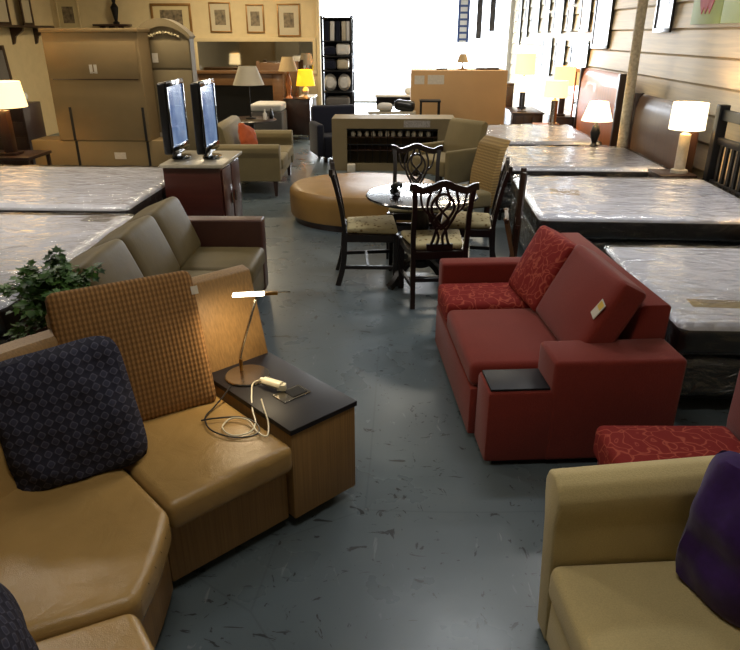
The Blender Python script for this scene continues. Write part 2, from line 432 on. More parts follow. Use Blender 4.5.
def obj(name, bm, mat, parent=None, loc=None, rot=None, angle=38, label=None):
    me = bpy.data.meshes.new(name); bm.to_mesh(me); bm.free()
    me.polygons.foreach_set('use_smooth', [True]*len(me.polygons))
    me.set_sharp_from_angle(angle=math.radians(angle))
    me.materials.append(M[mat] if isinstance(mat, str) else mat)
    o = bpy.data.objects.new(name, me); C.objects.link(o)
    if parent: o.parent = parent
    if loc is not None: o.location = loc
    if rot is not None: o.rotation_euler = rot
    if label: o['label'] = label
    return o
def tag(o, label, cat, group=None, kind=None):
    o['label'] = label; o['category'] = cat
    if group: o['group'] = group
    if kind: o['kind'] = kind
    return o
def thing(name, label, cat, loc=(0, 0, 0), rz=0.0, group=None):
    o = bpy.data.objects.new(name, None); C.objects.link(o); o.location = loc; o.rotation_euler = (0, 0, rz)
    return tag(o, label, cat, group)
def struct(name, bm, mat, parent=None, angle=38):
    o = obj(name, bm, mat, parent, angle=angle)
    if not parent: o['kind'] = 'structure'
    return o
def dup(root, loc, rz, label, group=None):
    r = root.copy(); C.objects.link(r); r.location = loc; r.rotation_euler = (0, 0, rz); r['label'] = label
    if group: r['group'] = group
    for ch in list(root.children):
        c = ch.copy(); C.objects.link(c); c.parent = r
        for g in ch.children:
            d = g.copy(); C.objects.link(d); d.parent = c
    return r
R = math.radians

# ------------------------------------------------------------------ the setting
XL, XR, YB, YE, YP = -7.4, 3.4, -3.0, 22.0, 15.3
struct('floor', box(bm_new(), XL, XR+0.1, YB, YE+0.1, -0.1, 0.0), 'floor')
struct('ceiling', box(bm_new(), XL, XR+0.1, YB, YE+0.1, CEIL, CEIL+0.1), 'ceiling')
struct('wall_left', box(bm_new(), XL-0.1, XL, YB, YE, 0, CEIL), 'wall_cream')
struct('wall_back', box(bm_new(), XL, XR, YB-0.1, YB, 0, CEIL), 'wall_cream')
b = bm_new()
box(b, XR+0.02, XR+0.12, YB, YE, 0, CEIL)
pit = 0.29; z = 0.0; pr = []
while z < CEIL:
    z2 = min(z+pit, CEIL)
    extrude_profile(b, [(XR+0.03, z), (XR-0.035, z), (XR-0.030, z+0.03), (XR-0.008, z2-0.03), (XR+0.012, z2-0.006), (XR+0.012, z2), (XR+0.03, z2)], YB, YE)
    z += pit
struct('wall_right', b, 'siding', angle=15)
b = bm_new(); box(b, XL, -1.75, YP, YP+0.16, 0, CEIL)
struct('wall_partition', b, 'wall_cream')
struct('trim_1', box(bm_new(), -1.77, -1.70, YP-0.03, YP+0.19, 0, CEIL, 0.005), 'wall_cream')
b = bm_new()
box(b, XL, -3.0, YE, YE+0.1, 0, CEIL); box(b, 3.32, XR, YE, YE+0.1, 0, CEIL); box(b, -3.0, 3.32, YE, YE+0.1, 3.3, CEIL)
struct('wall_end', b, 'white_paint')
b = bm_new()
for x in (-3.0, 3.26): box(b, x, x+0.06, YE-0.02, YE+0.08, 0, 3.3, 0.004)
for zz in (0.0, 3.24): box(b, -3.0, 3.32, YE-0.02, YE+0.08, zz, zz+0.06, 0.004)
wf = struct('window_1', b, 'white_paint')
obj('window_glass', box(bm_new(), -2.98, 3.28, YE+0.02, YE+0.03, 0.03, 3.27), 'glass', wf)
b = bm_new(); box(b, -12, 12, YE+0.1, 40, -0.12, -0.02)
struct('ground', b, 'floor_dark')
struct('baseboard_partition', box(bm_new(), XL, -1.78, YP-0.02, YP-0.001, 0, 0.1, 0.003), 'white_paint')
col_o = lathe(bm_new(), [(0.066, 0), (0.062, 0.6), (0.066, 1.2), (0.06, 2.0), (0.064, 2.8), (0.062, CEIL)], 20)
for v in col_o.verts: v.co += 0.008*Vector((noise.noise(v.co*7), noise.noise(v.co*7+Vector((9, 0, 0))), 0))
o = obj('pipe_column', col_o, 'concrete_col', loc=(2.98, 9.22, 0)); tag(o, 'rough pitted pale column standing against the siding wall', 'column')
def added_ceiling_light(i, x, y, e, c):  # fixture added around each unseen fill light
    t = thing('added_ceiling_light', 'added unseen ceiling light that brightens the showroom', 'ceiling light', (x, y, CEIL), 0, 'added ceiling lights')
    b = bm_new(); box(b, -0.62, 0.62, -0.15, 0.15, -0.06, -0.005, 0.01); obj('housing', b, 'white_paint', t)
    b = bm_new()
    for s in (-0.07, 0.07): tube(b, [(-0.58, s, -0.085), (0.58, s, -0.085)], 0.018, 10)
    obj('tube', b, 'tube', t)
    area('fill_light', (0, 0, -0.13), 1.2, e, c, parent=t, sy=0.3)
for i, (x, y, e, c) in enumerate(ADDED_CEILING_LIGHTS): added_ceiling_light(i, x, y, e, c)

# ------------------------------------------------------------------ tan sectional
# module frame: origin at the console's aisle corner, x runs along the run, y runs into the back
ANG = math.atan2(-0.71, -0.704)
t = thing('sectional_sofa', 'tan leather sectional sofa curving around the lower left, with a black topped end console', 'sofa', (0, 0, 0))
A = Matrix.Translation((-0.19, 2.50, 0)) @ Matrix(((-0.704, -0.71, 0, 0), (-0.71, 0.704, 0, 0), (0, 0, 1, 0), (0, 0, 0, 1)))
# this frame is mirrored; use helper that fixes normals
def fixn(b): bmesh.ops.recalc_face_normals(b, faces=b.faces); return b
b = box(bm_new(), 0.0, 0.345, 0.0, 0.68, 0.055, 0.475, 0.006, 2, A); obj('end_console', fixn(b), 'ribbed', t)
b = box(bm_new(), -0.006, 0.352, -0.008, 0.685, 0.477, 0.502, 0.004, 2, A); ct = obj('console_top', fixn(b), 'black_lam', t, label='black laminate console top')
b = bm_new(); box(b, 0.095, 0.24, 0.185, 0.275, 0.503, 0.507, 0.001, 1, A)
obj('outlet_plate', fixn(b), 'chrome', ct, label='metal rimmed power outlet set in the black top')
b = bm_new(); box(b, 0.108, 0.185, 0.197, 0.263, 0.5075, 0.5095, 0.0, 1, A); obj('outlet_socket', fixn(b), 'black_plastic', ct)
b = bm_new(); box(b, 0.355, 0.90, 0.03, 0.68, 0.05, 0.325, 0.008, 2, A); obj('base', fixn(b), 'ribbed', t)
b = bm_new(); box(b, 0.04, 0.86, 0.09, 0.62, 0.0, 0.05, 0, 1, A); obj('plinth', fixn(b), 'black_plastic', t)
b = prism(bm_new(), [(0.36, -0.045), (0.905, -0.045), (0.905, 0.60), (0.36, 0.60)], 0.33, 0.455, 0.035, 4, 0.012, A)
obj('seat_cushion', fixn(b), 'tan_leather', t)
# back shell, leaning
b = extrude_profile(bm_new(), [(0, 0)]*0 + [(0.60, 0.33), (0.70, 0.33), (0.70, 0.10), (0.78, 0.10), (0.855, 0.90), (0.82, 0.922), (0.76, 0.912)], 0.0, 0.93, r=0.008)
# profile x is depth, y is along
sw = Matrix(((0, 1, 0, 0), (1, 0, 0, 0), (0, 0, 1, 0), (0, 0, 0, 1)))
bmesh.ops.transform(b, matrix=A @ sw, verts=b.verts); obj('backrest', fixn(b), 'ribbed', t)
# wedge module
F0 = Vector((-0.782, 1.80)); F1 = Vector((-0.755, 1.405))
u1 = Vector((-0.71, 0.704)); u2 = Vector((-0.893, -0.45)).normalized()
def arc(p, q, bulge, n=6):
    d = q-p; nrm = Vector((-d.y, d.x)).normalized()
    return [p + d*i/n + nrm*bulge*math.sin(PI*i/n) for i in range(n+1)]   # bulges to the left of p>q
WB = 0.20
def wedge(inset_front, L):
    f = arc(F0 + u1*inset_front, F1 + u2*inset_front, 0.012)
    bk = arc(F1 + u2*L, F0 + u1*L, WB, 6)
    return f, bk
f, bk = wedge(0.07, 0.74); b = prism(bm_new(), f + bk, 0.05, 0.325, 0.008, 2); obj('base', b, 'ribbed', t)
f, bk = wedge(0.0, 0.66); b = prism(bm_new(), f + bk, 0.33, 0.46, 0.035, 4, 0.0); obj('seat_cushion', b, 'tan_leather', t)
# wedge back shell: curved leaning wall
b = bm_new(); path_i = arc(F0 + u1*0.66, F1 + u2*0.66, 0.26, 10)
path_o = arc(F0 + u1*0.80, F1 + u2*0.80, 0.34, 10)
def wallstrip(b, lo_i, lo_o, z0, z1, lean):
    n = len(lo_i); rows = []
    for i in range(n):
        d = (lo_o[i]-lo_i[i]).normalized()*lean
        rows.append([b.verts.new((lo_i[i].x, lo_i[i].y, z0)), b.verts.new((lo_i[i].x+d.x, lo_i[i].y+d.y, z1-0.02)),
                     b.verts.new((lo_i[i].x+d.x*1.15, lo_i[i].y+d.y*1.15, z1)), b.verts.new((lo_o[i].x+d.x*0.8, lo_o[i].y+d.y*0.8, z1)),
                     b.verts.new((lo_o[i].x+d.x, lo_o[i].y+d.y, z1-0.02)), b.verts.new((lo_o[i].x, lo_o[i].y, z0))])
    for r0, r1 in zip(rows, rows[1:]):
        for j in range(6): b.faces.new((r0[j], r1[j], r1[(j+1) % 6], r0[(j+1) % 6]))
    b.faces.new(rows[0]); b.faces.new(rows[-1][::-1]); bmesh.ops.recalc_face_normals(b, faces=b.faces)
def rev_arc(p, q, bulge, n=10): return arc(p, q, -bulge, n)
wallstrip(b, rev_arc(F0+u1*0.66, F1+u2*0.66, 0.24), rev_arc(F0+u1*0.78, F1+u2*0.78, 0.28), 0.10, 0.86, 0.12)
obj('backrest', b, 'ribbed', t)
b = bm_new()
wallstrip(b, rev_arc(F0+u1*0.56+Vector((-0.02, -0.03)), F1+u2*0.56, 0.20), rev_arc(F0+u1*0.66+Vector((-0.02, -0.03)), F1+u2*0.66, 0.23), 0.455, 0.80, 0.11)
obj('back_cushion', b, 'tan_leather', t)
# third module
d3 = Vector((0.62, -0.785)); u3 = Vector((-0.785, -0.62)); G = F1 + Vector((0.004, -0.012))
def mod3(i0, i1, L=0.60): return [G + u2*i0 + d3*i1, G + d3*L + u3*i0, G + d3*L + u3*0.74, G + u2*0.74 + d3*i1]
b = prism(bm_new(), mod3(0.07, 0.008), 0.05, 0.325, 0.008, 2); obj('base', b, 'ribbed', t)
b = prism(bm_new(), [G, G + d3*0.60, G + d3*0.60 + u3*0.62, G + u2*0.62], 0.33, 0.455, 0.035, 4, 0.0); obj('seat_cushion', b, 'tan_leather', t)
b = bm_new()
wallstrip(b, [G + u2*0.68, G + d3*0.60 + u3*0.68], [G + u2*0.78, G + d3*0.60 + u3*0.78], 0.10, 0.86, 0.12); obj('backrest', b, 'ribbed', t)
# loose woven back cushion
b = cushion(bm_new(), 0.585, 0.13, 0.60, 0.035, 0.0, 16)
for v in b.verts:
    cx = max(0, 1-(v.co.x/0.31)**2)*max(0, 1-(v.co.z/0.30)**2)
    v.co.y += math.copysign(0.035*cx, v.co.y)
bc = obj('back_cushion', b, 'woven', loc=(-1.125, 2.50, 0.72), rot=(R(-20), 0, R(34)))
tag(bc, 'large brown woven loose back cushion leaning on the tan sectional beside the console', 'cushion')
obj('care_tag', box(bm_new(), 0.0, 0.03, -0.003, 0.003, -0.035, 0.0), 'paper', bc, loc=(0.27, -0.066, 0.225), label='white paper tag')
b = pillow(bm_new(), 0.49, 0.52, 0.22, seed=3, wr=0.045)
np_ = obj('throw_pillow', b, 'navy', loc=(-1.225, 2.07, 0.665), rot=(R(-24), R(-7), R(28)))
tag(np_, 'navy diamond patterned throw pillow leaning on the brown woven cushion', 'pillow')
b = pillow(bm_new(), 0.46, 0.46, 0.16, seed=8)
o = obj('throw_pillow', b, 'navy', loc=(-1.03, 1.13, 0.68), rot=(R(-22), 0, R(130)))
tag(o, 'navy patterned throw pillow cut off at the lower left corner of the photo', 'pillow')

# desk lamp on the console
t = thing('desk_lamp', 'slim steel desk lamp with a round base and lit bar head on black console', 'lamp', (-0.70, 2.70, 0.503), R(45))
b = lathe(bm_new(), [(0.0, 0), (0.100, 0), (0.104, 0.004), (0.100, 0.010), (0.02, 0.013), (0.0, 0.014)], 40, cap=False); obj('base', b, 'chrome', t)
b = tube(bm_new(), catmull([(0.0, 0.05, 0.01), (0.0, 0.05, 0.08), (0.02, 0.035, 0.17), (0.06, 0.0, 0.33), (0.075, -0.01, 0.395)]), 0.006); obj('arm', b, 'chrome', t)
b = tube(bm_new(), [(0.0, 0.05, 0.008), (0.0, 0.05, 0.07)], 0.009); obj('switch', b, 'brass', t)
b = bm_new(); box(b, 0.046, 0.105, -0.014, 0.014, -0.003, 0.009, 0.003); h = obj('head', b, 'brass', t, loc=(0.055, -0.02, 0.395), rot=(0, R(-2), R(-40)))
b = bm_new(); box(b, -0.095, 0.045, -0.014, 0.014, -0.004, 0.010, 0.004); obj('lamp_bar', b, 'lamp_tube', h)
b = tube(bm_new(), [(0.10, 0, 0.005), (0.16, 0, 0.005)], 0.003); obj('handle', b, 'chrome', h)
area('desk_lamp_light', (0.02, -0.02, 0.365), 0.12, 2.2, (1.0, 0.78, 0.48), parent=t, sy=0.03)

# plug, adapter and cables
t = thing('power_adapter', 'cream plug adapter in the console outlet with a white cord curling over the tan seat', 'plug', (0, 0, 0))
def AM(p): return A @ Vector(p)
b = bm_new()
p0, p1 = AM((0.185, 0.28, 0.53)), AM((0.215, 0.37, 0.532))
sweep(b, [p0, p0.lerp(p1, 0.5), p1], 0.046, 0.036, rnd=10); sweep(b, [p1, p1 + (p1-p0)*0.2], 0.024, 0.022, rnd=8)
box(b, -0.02, 0.02, -0.015, 0.015, 0.510, 0.54, 0.004, 2, Matrix.Translation((p0.x, p0.y, 0)))
obj('adapter', fixn(b), 'white_plastic', t)
b = tube(bm_new(), catmull([p1 + (p1-p0)*0.15, AM((0.255, 0.40, 0.52)), AM((0.31, 0.33, 0.511)), AM((0.36, 0.25, 0.49)), AM((0.40, 0.17, 0.479)), AM((0.46, 0.13, 0.478)), AM((0.52, 0.16, 0.478)),
    AM((0.515, 0.24, 0.478)), AM((0.45, 0.27, 0.479)), AM((0.41, 0.21, 0.480)), AM((0.43, 0.11, 0.478)), AM((0.42, 0.06, 0.478)), AM((0.37, 0.12, 0.490)), AM((0.335, 0.20, 0.512)), AM((0.30, 0.27, 0.512))], 10), 0.0035, 6)
obj('cord', b, 'white_plastic', t)
b = tube(bm_new(), catmull([AM((0.33, 0.47, 0.508)), AM((0.385, 0.44, 0.49)), AM((0.46, 0.40, 0.478)), AM((0.53, 0.35, 0.478)), AM((0.56, 0.25, 0.478)), AM((0.52, 0.14, 0.478)), AM((0.44, 0.10, 0.478)), AM((0.40, 0.16, 0.480)), AM((0.42, 0.25, 0.481)), AM((0.50, 0.31, 0.482)), AM((0.555, 0.34, 0.480))], 10), 0.0035, 6)
o = obj('cable', b, 'black_cable'); tag(o, 'black and white looped cable lying on the tan leather seat', 'cable')

# ------------------------------------------------------------------ plant on a small table
t = thing('side_table', 'small pale side table behind the sectional carrying the leafy plant', 'table', (-1.70, 2.92, 0))
obj('tabletop', lathe(bm_new(), [(0.24, 0.50), (0.25, 0.505), (0.25, 0.52), (0.24, 0.525)], 32), 'stone_top', t)
for i in range(3):
    a_ = i*2*PI/3; obj('leg', tube(bm_new(), [(0.10*math.cos(a_), 0.10*math.sin(a_), 0.50), (0.2*math.cos(a_), 0.2*math.sin(a_), 0.0)], 0.014), 'white_paint', t)
t = thing('potted_plant', 'bushy green ivy plant in a dark pot behind the tan sectional', 'plant', (-1.58, 2.92, 0.526))
obj('pot', lathe(bm_new(), [(0.07, 0), (0.10, 0.13), (0.108, 0.15), (0.098, 0.15), (0.09, 0.125)], 24), 'pot', t)
obj('soil', lathe(bm_new(), [(0.0, 0.124), (0.088, 0.126), (0.0, 0.13)], 16, cap=False), 'soil', t)
fb = bm_new(); sb = bm_new(); rnd = random.Random(11)
def leaf(b, c, d, upv, s):
    d = d.normalized(); sd = d.cross(upv).normalized(); n = sd.cross(d)
    out = [(0, 0), (0.28, 0.12), (0.5, 0.02), (0.42, 0.38), (0.55, 0.62), (0.22, 0.66), (0, 1.05)]
    mid = [b.verts.new(c + d*s*y) for y in (0, 0.35, 0.7, 1.05)]
    for sg in (1, -1):
        e = [b.verts.new(c + sd*s*x*sg + d*s*y + n*s*0.22*x) for x, y in out[1:-1]]
        loop = [mid[0]] + e + [mid[3], mid[2], mid[1]]
        b.faces.new(loop if sg > 0 else loop[::-1])
for i in range(92):
    th = rnd.uniform(0, 2*PI); rr = rnd.uniform(0.05, 0.27); top = rnd.uniform(0.10, 0.40)*(1.0-0.5*rr/0.30)
    ex = Vector((rr*math.cos(th)*1.15+0.0, rr*math.sin(th)*0.8, 0.12+top - (0.14 if rnd.random() < 0.25 else 0)))
    pts = catmull([(0.03*math.cos(th), 0.03*math.sin(th), 0.12), (ex.x*0.4, ex.y*0.4, 0.12+top*0.8), ex], 6)
    tube(sb, pts, 0.0022, 4)
    for q in range(3, len(pts)):
        for _ in range(3):
            c = pts[q] + Vector((rnd.uniform(-.03, .03), rnd.uniform(-.03, .03), rnd.uniform(-.02, .02)))
            d = Vector((rnd.uniform(-1, 1), rnd.uniform(-1, 1), rnd.uniform(-0.7, 0.4)))
            leaf(fb, c, d, Vector((rnd.uniform(-.5, .5), rnd.uniform(-.6, .3), 1)), rnd.uniform(0.026, 0.046))
obj('stem', sb, 'stem', t); obj('foliage', fb, 'leaf', t)

# ------------------------------------------------------------------ red sofa
RS = R(5.6)
t = thing('sleeper_sofa', 'red fabric sofa with a black inlaid console arm, facing the aisle', 'sofa', (0.462, 2.74, 0), RS)
# local: x depth (0 front .. 0.92 back), y length (0 near .. 1.6 far)
b = bm_new(); box(b, 0.02, 0.92, 0.0, 1.56, 0.05, 0.30, 0.012); obj('base', b, 'red_fabric', t)
b = bm_new(); box(b, 0.05, 0.90, 0.03, 1.53, 0.0, 0.05); obj('plinth', b, 'black_plastic', t)
b = bm_new(); box(b, 0.0, 0.36, -0.005, 0.235, 0.03, 0.415, 0.02); box(b, 0.30, 0.93, -0.01, 0.245, 0.03, 0.57, 0.022, 3); obj('arm', b, 'red_fabric', t)
b = bm_new(); box(b, 0.015, 0.298, 0.012, 0.215, 0.416, 0.428, 0.003); tr = obj('arm_tray', b, 'black_lam', t, label='black tray set in the low front of the arm')
b = bm_new(); box(b, 0.0, 0.93, 1.42, 1.56, 0.03, 0.58, 0.02, 3); obj('arm', b, 'red_fabric', t)
b = extrude_profile(bm_new(), [(0.74, 0.28), (0.93, 0.28), (0.945, 0.725), (0.93, 0.74), (0.81, 0.74), (0.79, 0.725)], 0.25, 1.56, r=0.008); obj('backrest', b, 'red_fabric', t)
b = prism(bm_new(), [(-0.035, 0.25), (0.72, 0.25), (0.72, 1.0), (-0.035, 1.0)], 0.305, 0.44, 0.04, 4, 0.015); obj('seat_cushion', b, 'red_fabric', t)
b = bm_new(); box(b, -0.03, 0.02, 0.25, 1.41, 0.03, 0.30, 0.012); obj('front_skirt', b, 'red_fabric', t)
b = prism(bm_new(), [(-0.03, 1.01), (0.72, 1.01), (0.72, 1.41), (-0.03, 1.41)], 0.305, 0.46, 0.04, 4, 0.015); obj('seat_cushion', b, 'damask', t, label='floral patterned red seat cushion')
b = cushion(bm_new(), 0.68, 0.15, 0.46, 0.03, 0.0, 14)
for v in b.verts: v.co.y += math.copysign(0.03*max(0, 1-(v.co.x/0.33)**2)*max(0, 1-(v.co.z/0.23)**2), v.co.y)
pc = obj('back_pillow', b, 'red_fabric', loc=(1.03, 3.33, 0.645), rot=(R(-27), R(0), R(-84)))
tag(pc, 'large plain red back pillow with paper tags leaning in the red sofa', 'pillow')
tg = obj('price_tag', box(bm_new(), -0.03, 0.03, -0.002, 0.002, -0.045, 0.045), 'paper', pc, loc=(0.292, -0.088, 0.05), rot=(0, R(15), 0), label='white paper price tag')
obj('sticker', box(bm_new(), -0.022, 0.022, -0.003, 0.0, 0.005, 0.04), 'yellow_paper', tg, label='yellow sticker on the tag')
b = cushion(bm_new(), 0.48, 0.15, 0.44, 0.035, 0.0, 14)
for v in b.verts: v.co.y += math.copysign(0.03*max(0, 1-(v.co.x/0.24)**2)*max(0, 1-(v.co.z/0.22)**2), v.co.y)
o = obj('back_pillow', b, 'damask', loc=(0.93, 3.87, 0.645), rot=(R(-26), R(0), R(-80)))
tag(o, 'floral patterned red back pillow at the far end of the red sofa', 'pillow')

# ------------------------------------------------------------------ red patterned chair
t = thing('slipper_chair', 'red slipper chair with a floral patterned seat, behind the cream armchair', 'chair', (0.88, 2.02, 0), R(2))
obj('seat', prism(bm_new(), [(0, 0), (0.57, 0), (0.57, 0.47), (0, 0.47)], 0.27, 0.425, 0.035, 4, 0.012), 'damask', t)
obj('base', box(bm_new(), 0.03, 0.58, 0.015, 0.455, 0.10, 0.265, 0.01), 'red_fabric', t)
b = extrude_profile(bm_new(), [(0.595, 0.20), (0.69, 0.20), (0.72, 0.77), (0.69, 0.81), (0.61, 0.81), (0.575, 0.77), (0.575, 0.43)], -0.02, 0.50, r=0.015); obj('backrest', b, 'red_fabric', t)
for x in (0.07, 0.64):
    for y in (0.05, 0.42): obj('leg', box(bm_new(), x-0.025, x+0.025, y-0.025, y+0.025, 0, 0.10, 0.004), 'dark_wood', t)

# ------------------------------------------------------------------ cream armchair
t = thing('armchair', 'cream fabric armchair with rolled arms in the lower right corner', 'chair', (0.505, 1.745, 0), R(6))
# local: x depth from the front, y negative toward camera side; arm A at y in [-0.06,0.10]
def arm_bm(y0):
    b = bm_new()
    prof = [(-0.05, 0.015), (-0.05, 0.50), (-0.065, 0.58), (-0.07, 0.63), (-0.05, 0.675), (0.0, 0.69), (0.05, 0.675), (0.07, 0.63), (0.065, 0.58), (0.05, 0.50), (0.05, 0.015)]
    m = Matrix(((0, 1, 0, 0), (1, 0, 0, 0), (0, 0, 1, 0), (0, 0, 0, 1)))
    extrude_profile(b, prof, 0.0, 0.82, None, 0.012)
    for v in b.verts:
        f_ = v.co.y/0.82; v.co.z += 0.045*f_*f_*(v.co.z > 0.3)
        v.co.y += 0.05*(1-f_)*max(0, 0.55-v.co.z)
    bmesh.ops.transform(b, matrix=Matrix.Translation((0, y0, 0)) @ m, verts=b.verts); return fixn(b)
obj('arm', arm_bm(0.0), 'cream_fabric', t, angle=50); obj('arm', arm_bm(-0.74), 'cream_fabric', t, angle=50)
obj('base', box(bm_new(), 0.02, 0.80, -0.68, -0.06, 0.05, 0.245, 0.012), 'cream_fabric', t)
obj('seat_cushion', prism(bm_new(), [(0.0, -0.68), (0.66, -0.68), (0.66, -0.055), (0.0, -0.055)], 0.25, 0.385, 0.035, 4, 0.016), 'cream_fabric', t)
b = extrude_profile(bm_new(), [(0.66, 0.25), (0.86, 0.25), (0.98, 0.86), (0.95, 0.90), (0.86, 0.90), (0.82, 0.86)], -0.68, -0.06, r=0.02); obj('backrest', b, 'cream_fabric', t)
for x in (0.07, 0.76):
    for y in (0.0, -0.74): obj('leg', box(bm_new(), x-0.025, x+0.025, y-0.025, y+0.025, 0, 0.014), 'dark_wood', t)
b = pillow(bm_new(), 0.50, 0.49, 0.19, seed=21, wr=0.045)
o = obj('throw_pillow', b, 'purple_velvet', loc=(1.05, 1.47, 0.62), rot=(R(-8), R(2), R(-56)))
tag(o, 'dark purple velvet pillow leaning in the cream armchair', 'pillow')

# ------------------------------------------------------------------ taupe sofa
t = thing('leather_sofa', 'taupe leather three seat sofa with brown square arms left of the aisle', 'sofa', (-1.95, 3.22, 0), R(1))
obj('base', box(bm_new(), 0.0, 0.92, 0.02, 1.92, 0.07, 0.28, 0.012), 'taupe_leather', t)
for y0 in (-0.10, 1.78):
    obj('arm', box(bm_new(), 0.0, 0.93, y0, y0+0.15, 0.05, 0.63, 0.015, 3), 'brown_leather', t, label='dark brown square arm')
for i in range(3):
    y = 0.06+i*0.573
    obj('seat_cushion', prism(bm_new(), [(0.24, y), (0.95, y), (0.95, y+0.566), (0.24, y+0.566)], 0.285, 0.43, 0.045, 4, 0.02), 'taupe_leather', t)
    b = cushion(bm_new(), 0.24, 0.572, 0.44, 0.045, 0.0, 12)
    for v in b.verts:
        v.co.x += math.copysign(0.025*max(0, 1-(v.co.y/0.283)**2)*max(0, 1-(v.co.z/0.24)**2), v.co.x)
        v.co.z += 0.018*(v.co.z > 0.1)*max(0, 1-(v.co.y/0.283)**2)
    obj('back_cushion', b, 'taupe_leather', t, loc=(0.27, y+0.283, 0.585), rot=(0, R(-22), 0))
obj('backrest', extrude_profile(bm_new(), [(0.0, 0.28), (0.2, 0.28), (0.12, 0.72), (0.02, 0.72)], 0.05, 1.78, r=0.02), 'taupe_leather', t)
for x in (0.08, 0.85):
    for y in (0.0, 1.86): obj('leg', box(bm_new(), x-0.03, x+0.03, y-0.03, y+0.03, 0, 0.07), 'black_plastic', t)

# ------------------------------------------------------------------ mattresses
def crinkle(b, amp, f, seed):
    for v in b.verts:
        p = v.co*f + Vector((seed, seed*2, 0))
        n_ = abs(noise.noise(p))*1.4 + 0.5*abs(noise.noise(p*2.3))
        v.co += v.normal*amp*n_
def slab(wx, wy, h, r, cuts=24):
    b = cushion(bm_new(), wx, wy, h, r, 0.0, cuts); b.normal_update(); return b
def wrapped(name, w_, d_, z0, h, loc, rz, side, lab, cat, film_='film', seed=1, labelpos=None, print_mat='grey_label', lsize=(0.3, 0.14), cuts=40, grp=None):
    t = thing(name, lab, cat, (loc[0], loc[1], z0), rz, grp)
    b = slab(w_, d_, h, 0.04); bmesh.ops.translate(b, vec=(0, 0, h/2), verts=b.verts); b2 = obj('mattress_body' if cat == 'mattress' else 'frame_body', b, side, t)
    if cat == 'mattress':
        b = bm_new(); box(b, -w_/2-0.004, w_/2+0.004, -d_/2-0.004, d_/2+0.004, 0.012, h-0.03, 0.012, 2); obj('border', b, 'mattress_side', t)
    b = slab(w_+0.03, d_+0.03, h+0.012, 0.05, cuts); crinkle(b, 0.013, 6.0, seed)
    for v in b.verts: v.co.z = max(v.co.z, -h/2-0.001)
    bmesh.ops.translate(b, vec=(0, 0, h/2+0.002), verts=b.verts)
    obj('plastic_wrap', b, film_, t)
    if labelpos:
        lx, ly, lr = labelpos
        b = box(bm_new(), -lsize[0]/2, lsize[0]/2, -lsize[1]/2, lsize[1]/2, h+0.0005, h+0.0025); obj('printed_label', b, print_mat, t, loc=(lx, ly, 0), rot=(0, 0, lr))
    return t
def bed(x0, x1, y0, y1, zt, rz, lab, lab2, **kw):
    cx, cy = (x0+x1)/2, (y0+y1)/2
    hm = 0.19
    wrapped('wrapped_mattress', x1-x0, y1-y0, zt-hm, hm-0.012, (cx, cy), rz, 'mattress', lab, 'mattress', **kw)
    kw2 = dict(seed=kw.get('seed', 1)+20, cuts=24)
    wrapped('box_spring', x1-x0-0.03, y1-y0-0.03, 0.13, zt-hm-0.16, (cx, cy), rz, 'box_spring', lab2, 'box spring', film_='film_dark', **kw2)
    t = thing('bed_frame', lab2.replace('black box spring', 'black metal bed frame').replace('wrapped in plastic ', ''), 'bed frame', (cx, cy, 0), rz)
    hx, hy = (x1-x0)/2-0.08, (y1-y0)/2-0.08
    b = bm_new()
    for s in (-1, 1): box(b, -hx, hx, s*hy-0.02, s*hy+0.02, 0.09, 0.125); box(b, s*hx-0.02, s*hx+0.02, -hy, hy, 0.09, 0.125)
    obj('rail', b, 'black_metal', t)
    for sx in (-1, 1):
        for sy in (-1, 1): obj('leg', tube(bm_new(), [(sx*hx, sy*hy, 0), (sx*hx, sy*hy, 0.09)], 0.02), 'black_metal', t)
bed(1.50, 3.05, 3.26, 4.70, 0.57, 0, 'white plastic wrapped mattress directly behind the red sofa', 'black box spring wrapped in plastic under the mattress directly behind the red sofa', seed=1, labelpos=(-0.30, -0.42, R(-3)), print_mat='tan_print', lsize=(0.62, 0.12))
bed(1.17, 3.10, 5.28, 6.98, 0.62, R(-1.5), 'white plastic wrapped mattress in front of the black slatted headboard', 'black box spring wrapped in plastic under the mattress by the black slatted headboard', seed=2, labelpos=(-0.58, 0.10, R(-8)), print_mat='tan_print', lsize=(0.26, 0.24))
bed(1.10, 2.97, 7.47, 9.02, 0.62, 0, 'white plastic wrapped mattress in front of the dark sleigh headboard', 'black box spring wrapped in plastic under the mattress by the sleigh headboard', seed=3)
bed(1.10, 2.80, 9.55, 11.5, 0.60, 0, 'plastic wrapped mattress furthest down the right wall before the orange headboard', 'black box spring wrapped in plastic under the furthest right mattress', seed=4)
bed(-4.75, -2.33, 5.56, 7.50, 0.60, 0, 'white plastic wrapped mattress beside the red brown television cabinet', 'black box spring wrapped in plastic under the mattress by the television cabinet', seed=5)
bed(-4.50, -2.17, 3.30, 5.34, 0.60, 0, 'white plastic wrapped mattress with a grey label behind the taupe sofa', 'black box spring wrapped in plastic under the mattress behind the taupe sofa', seed=6, labelpos=(0.93, 0.86, R(-5)), print_mat='grey_label', lsize=(0.23, 0.20))

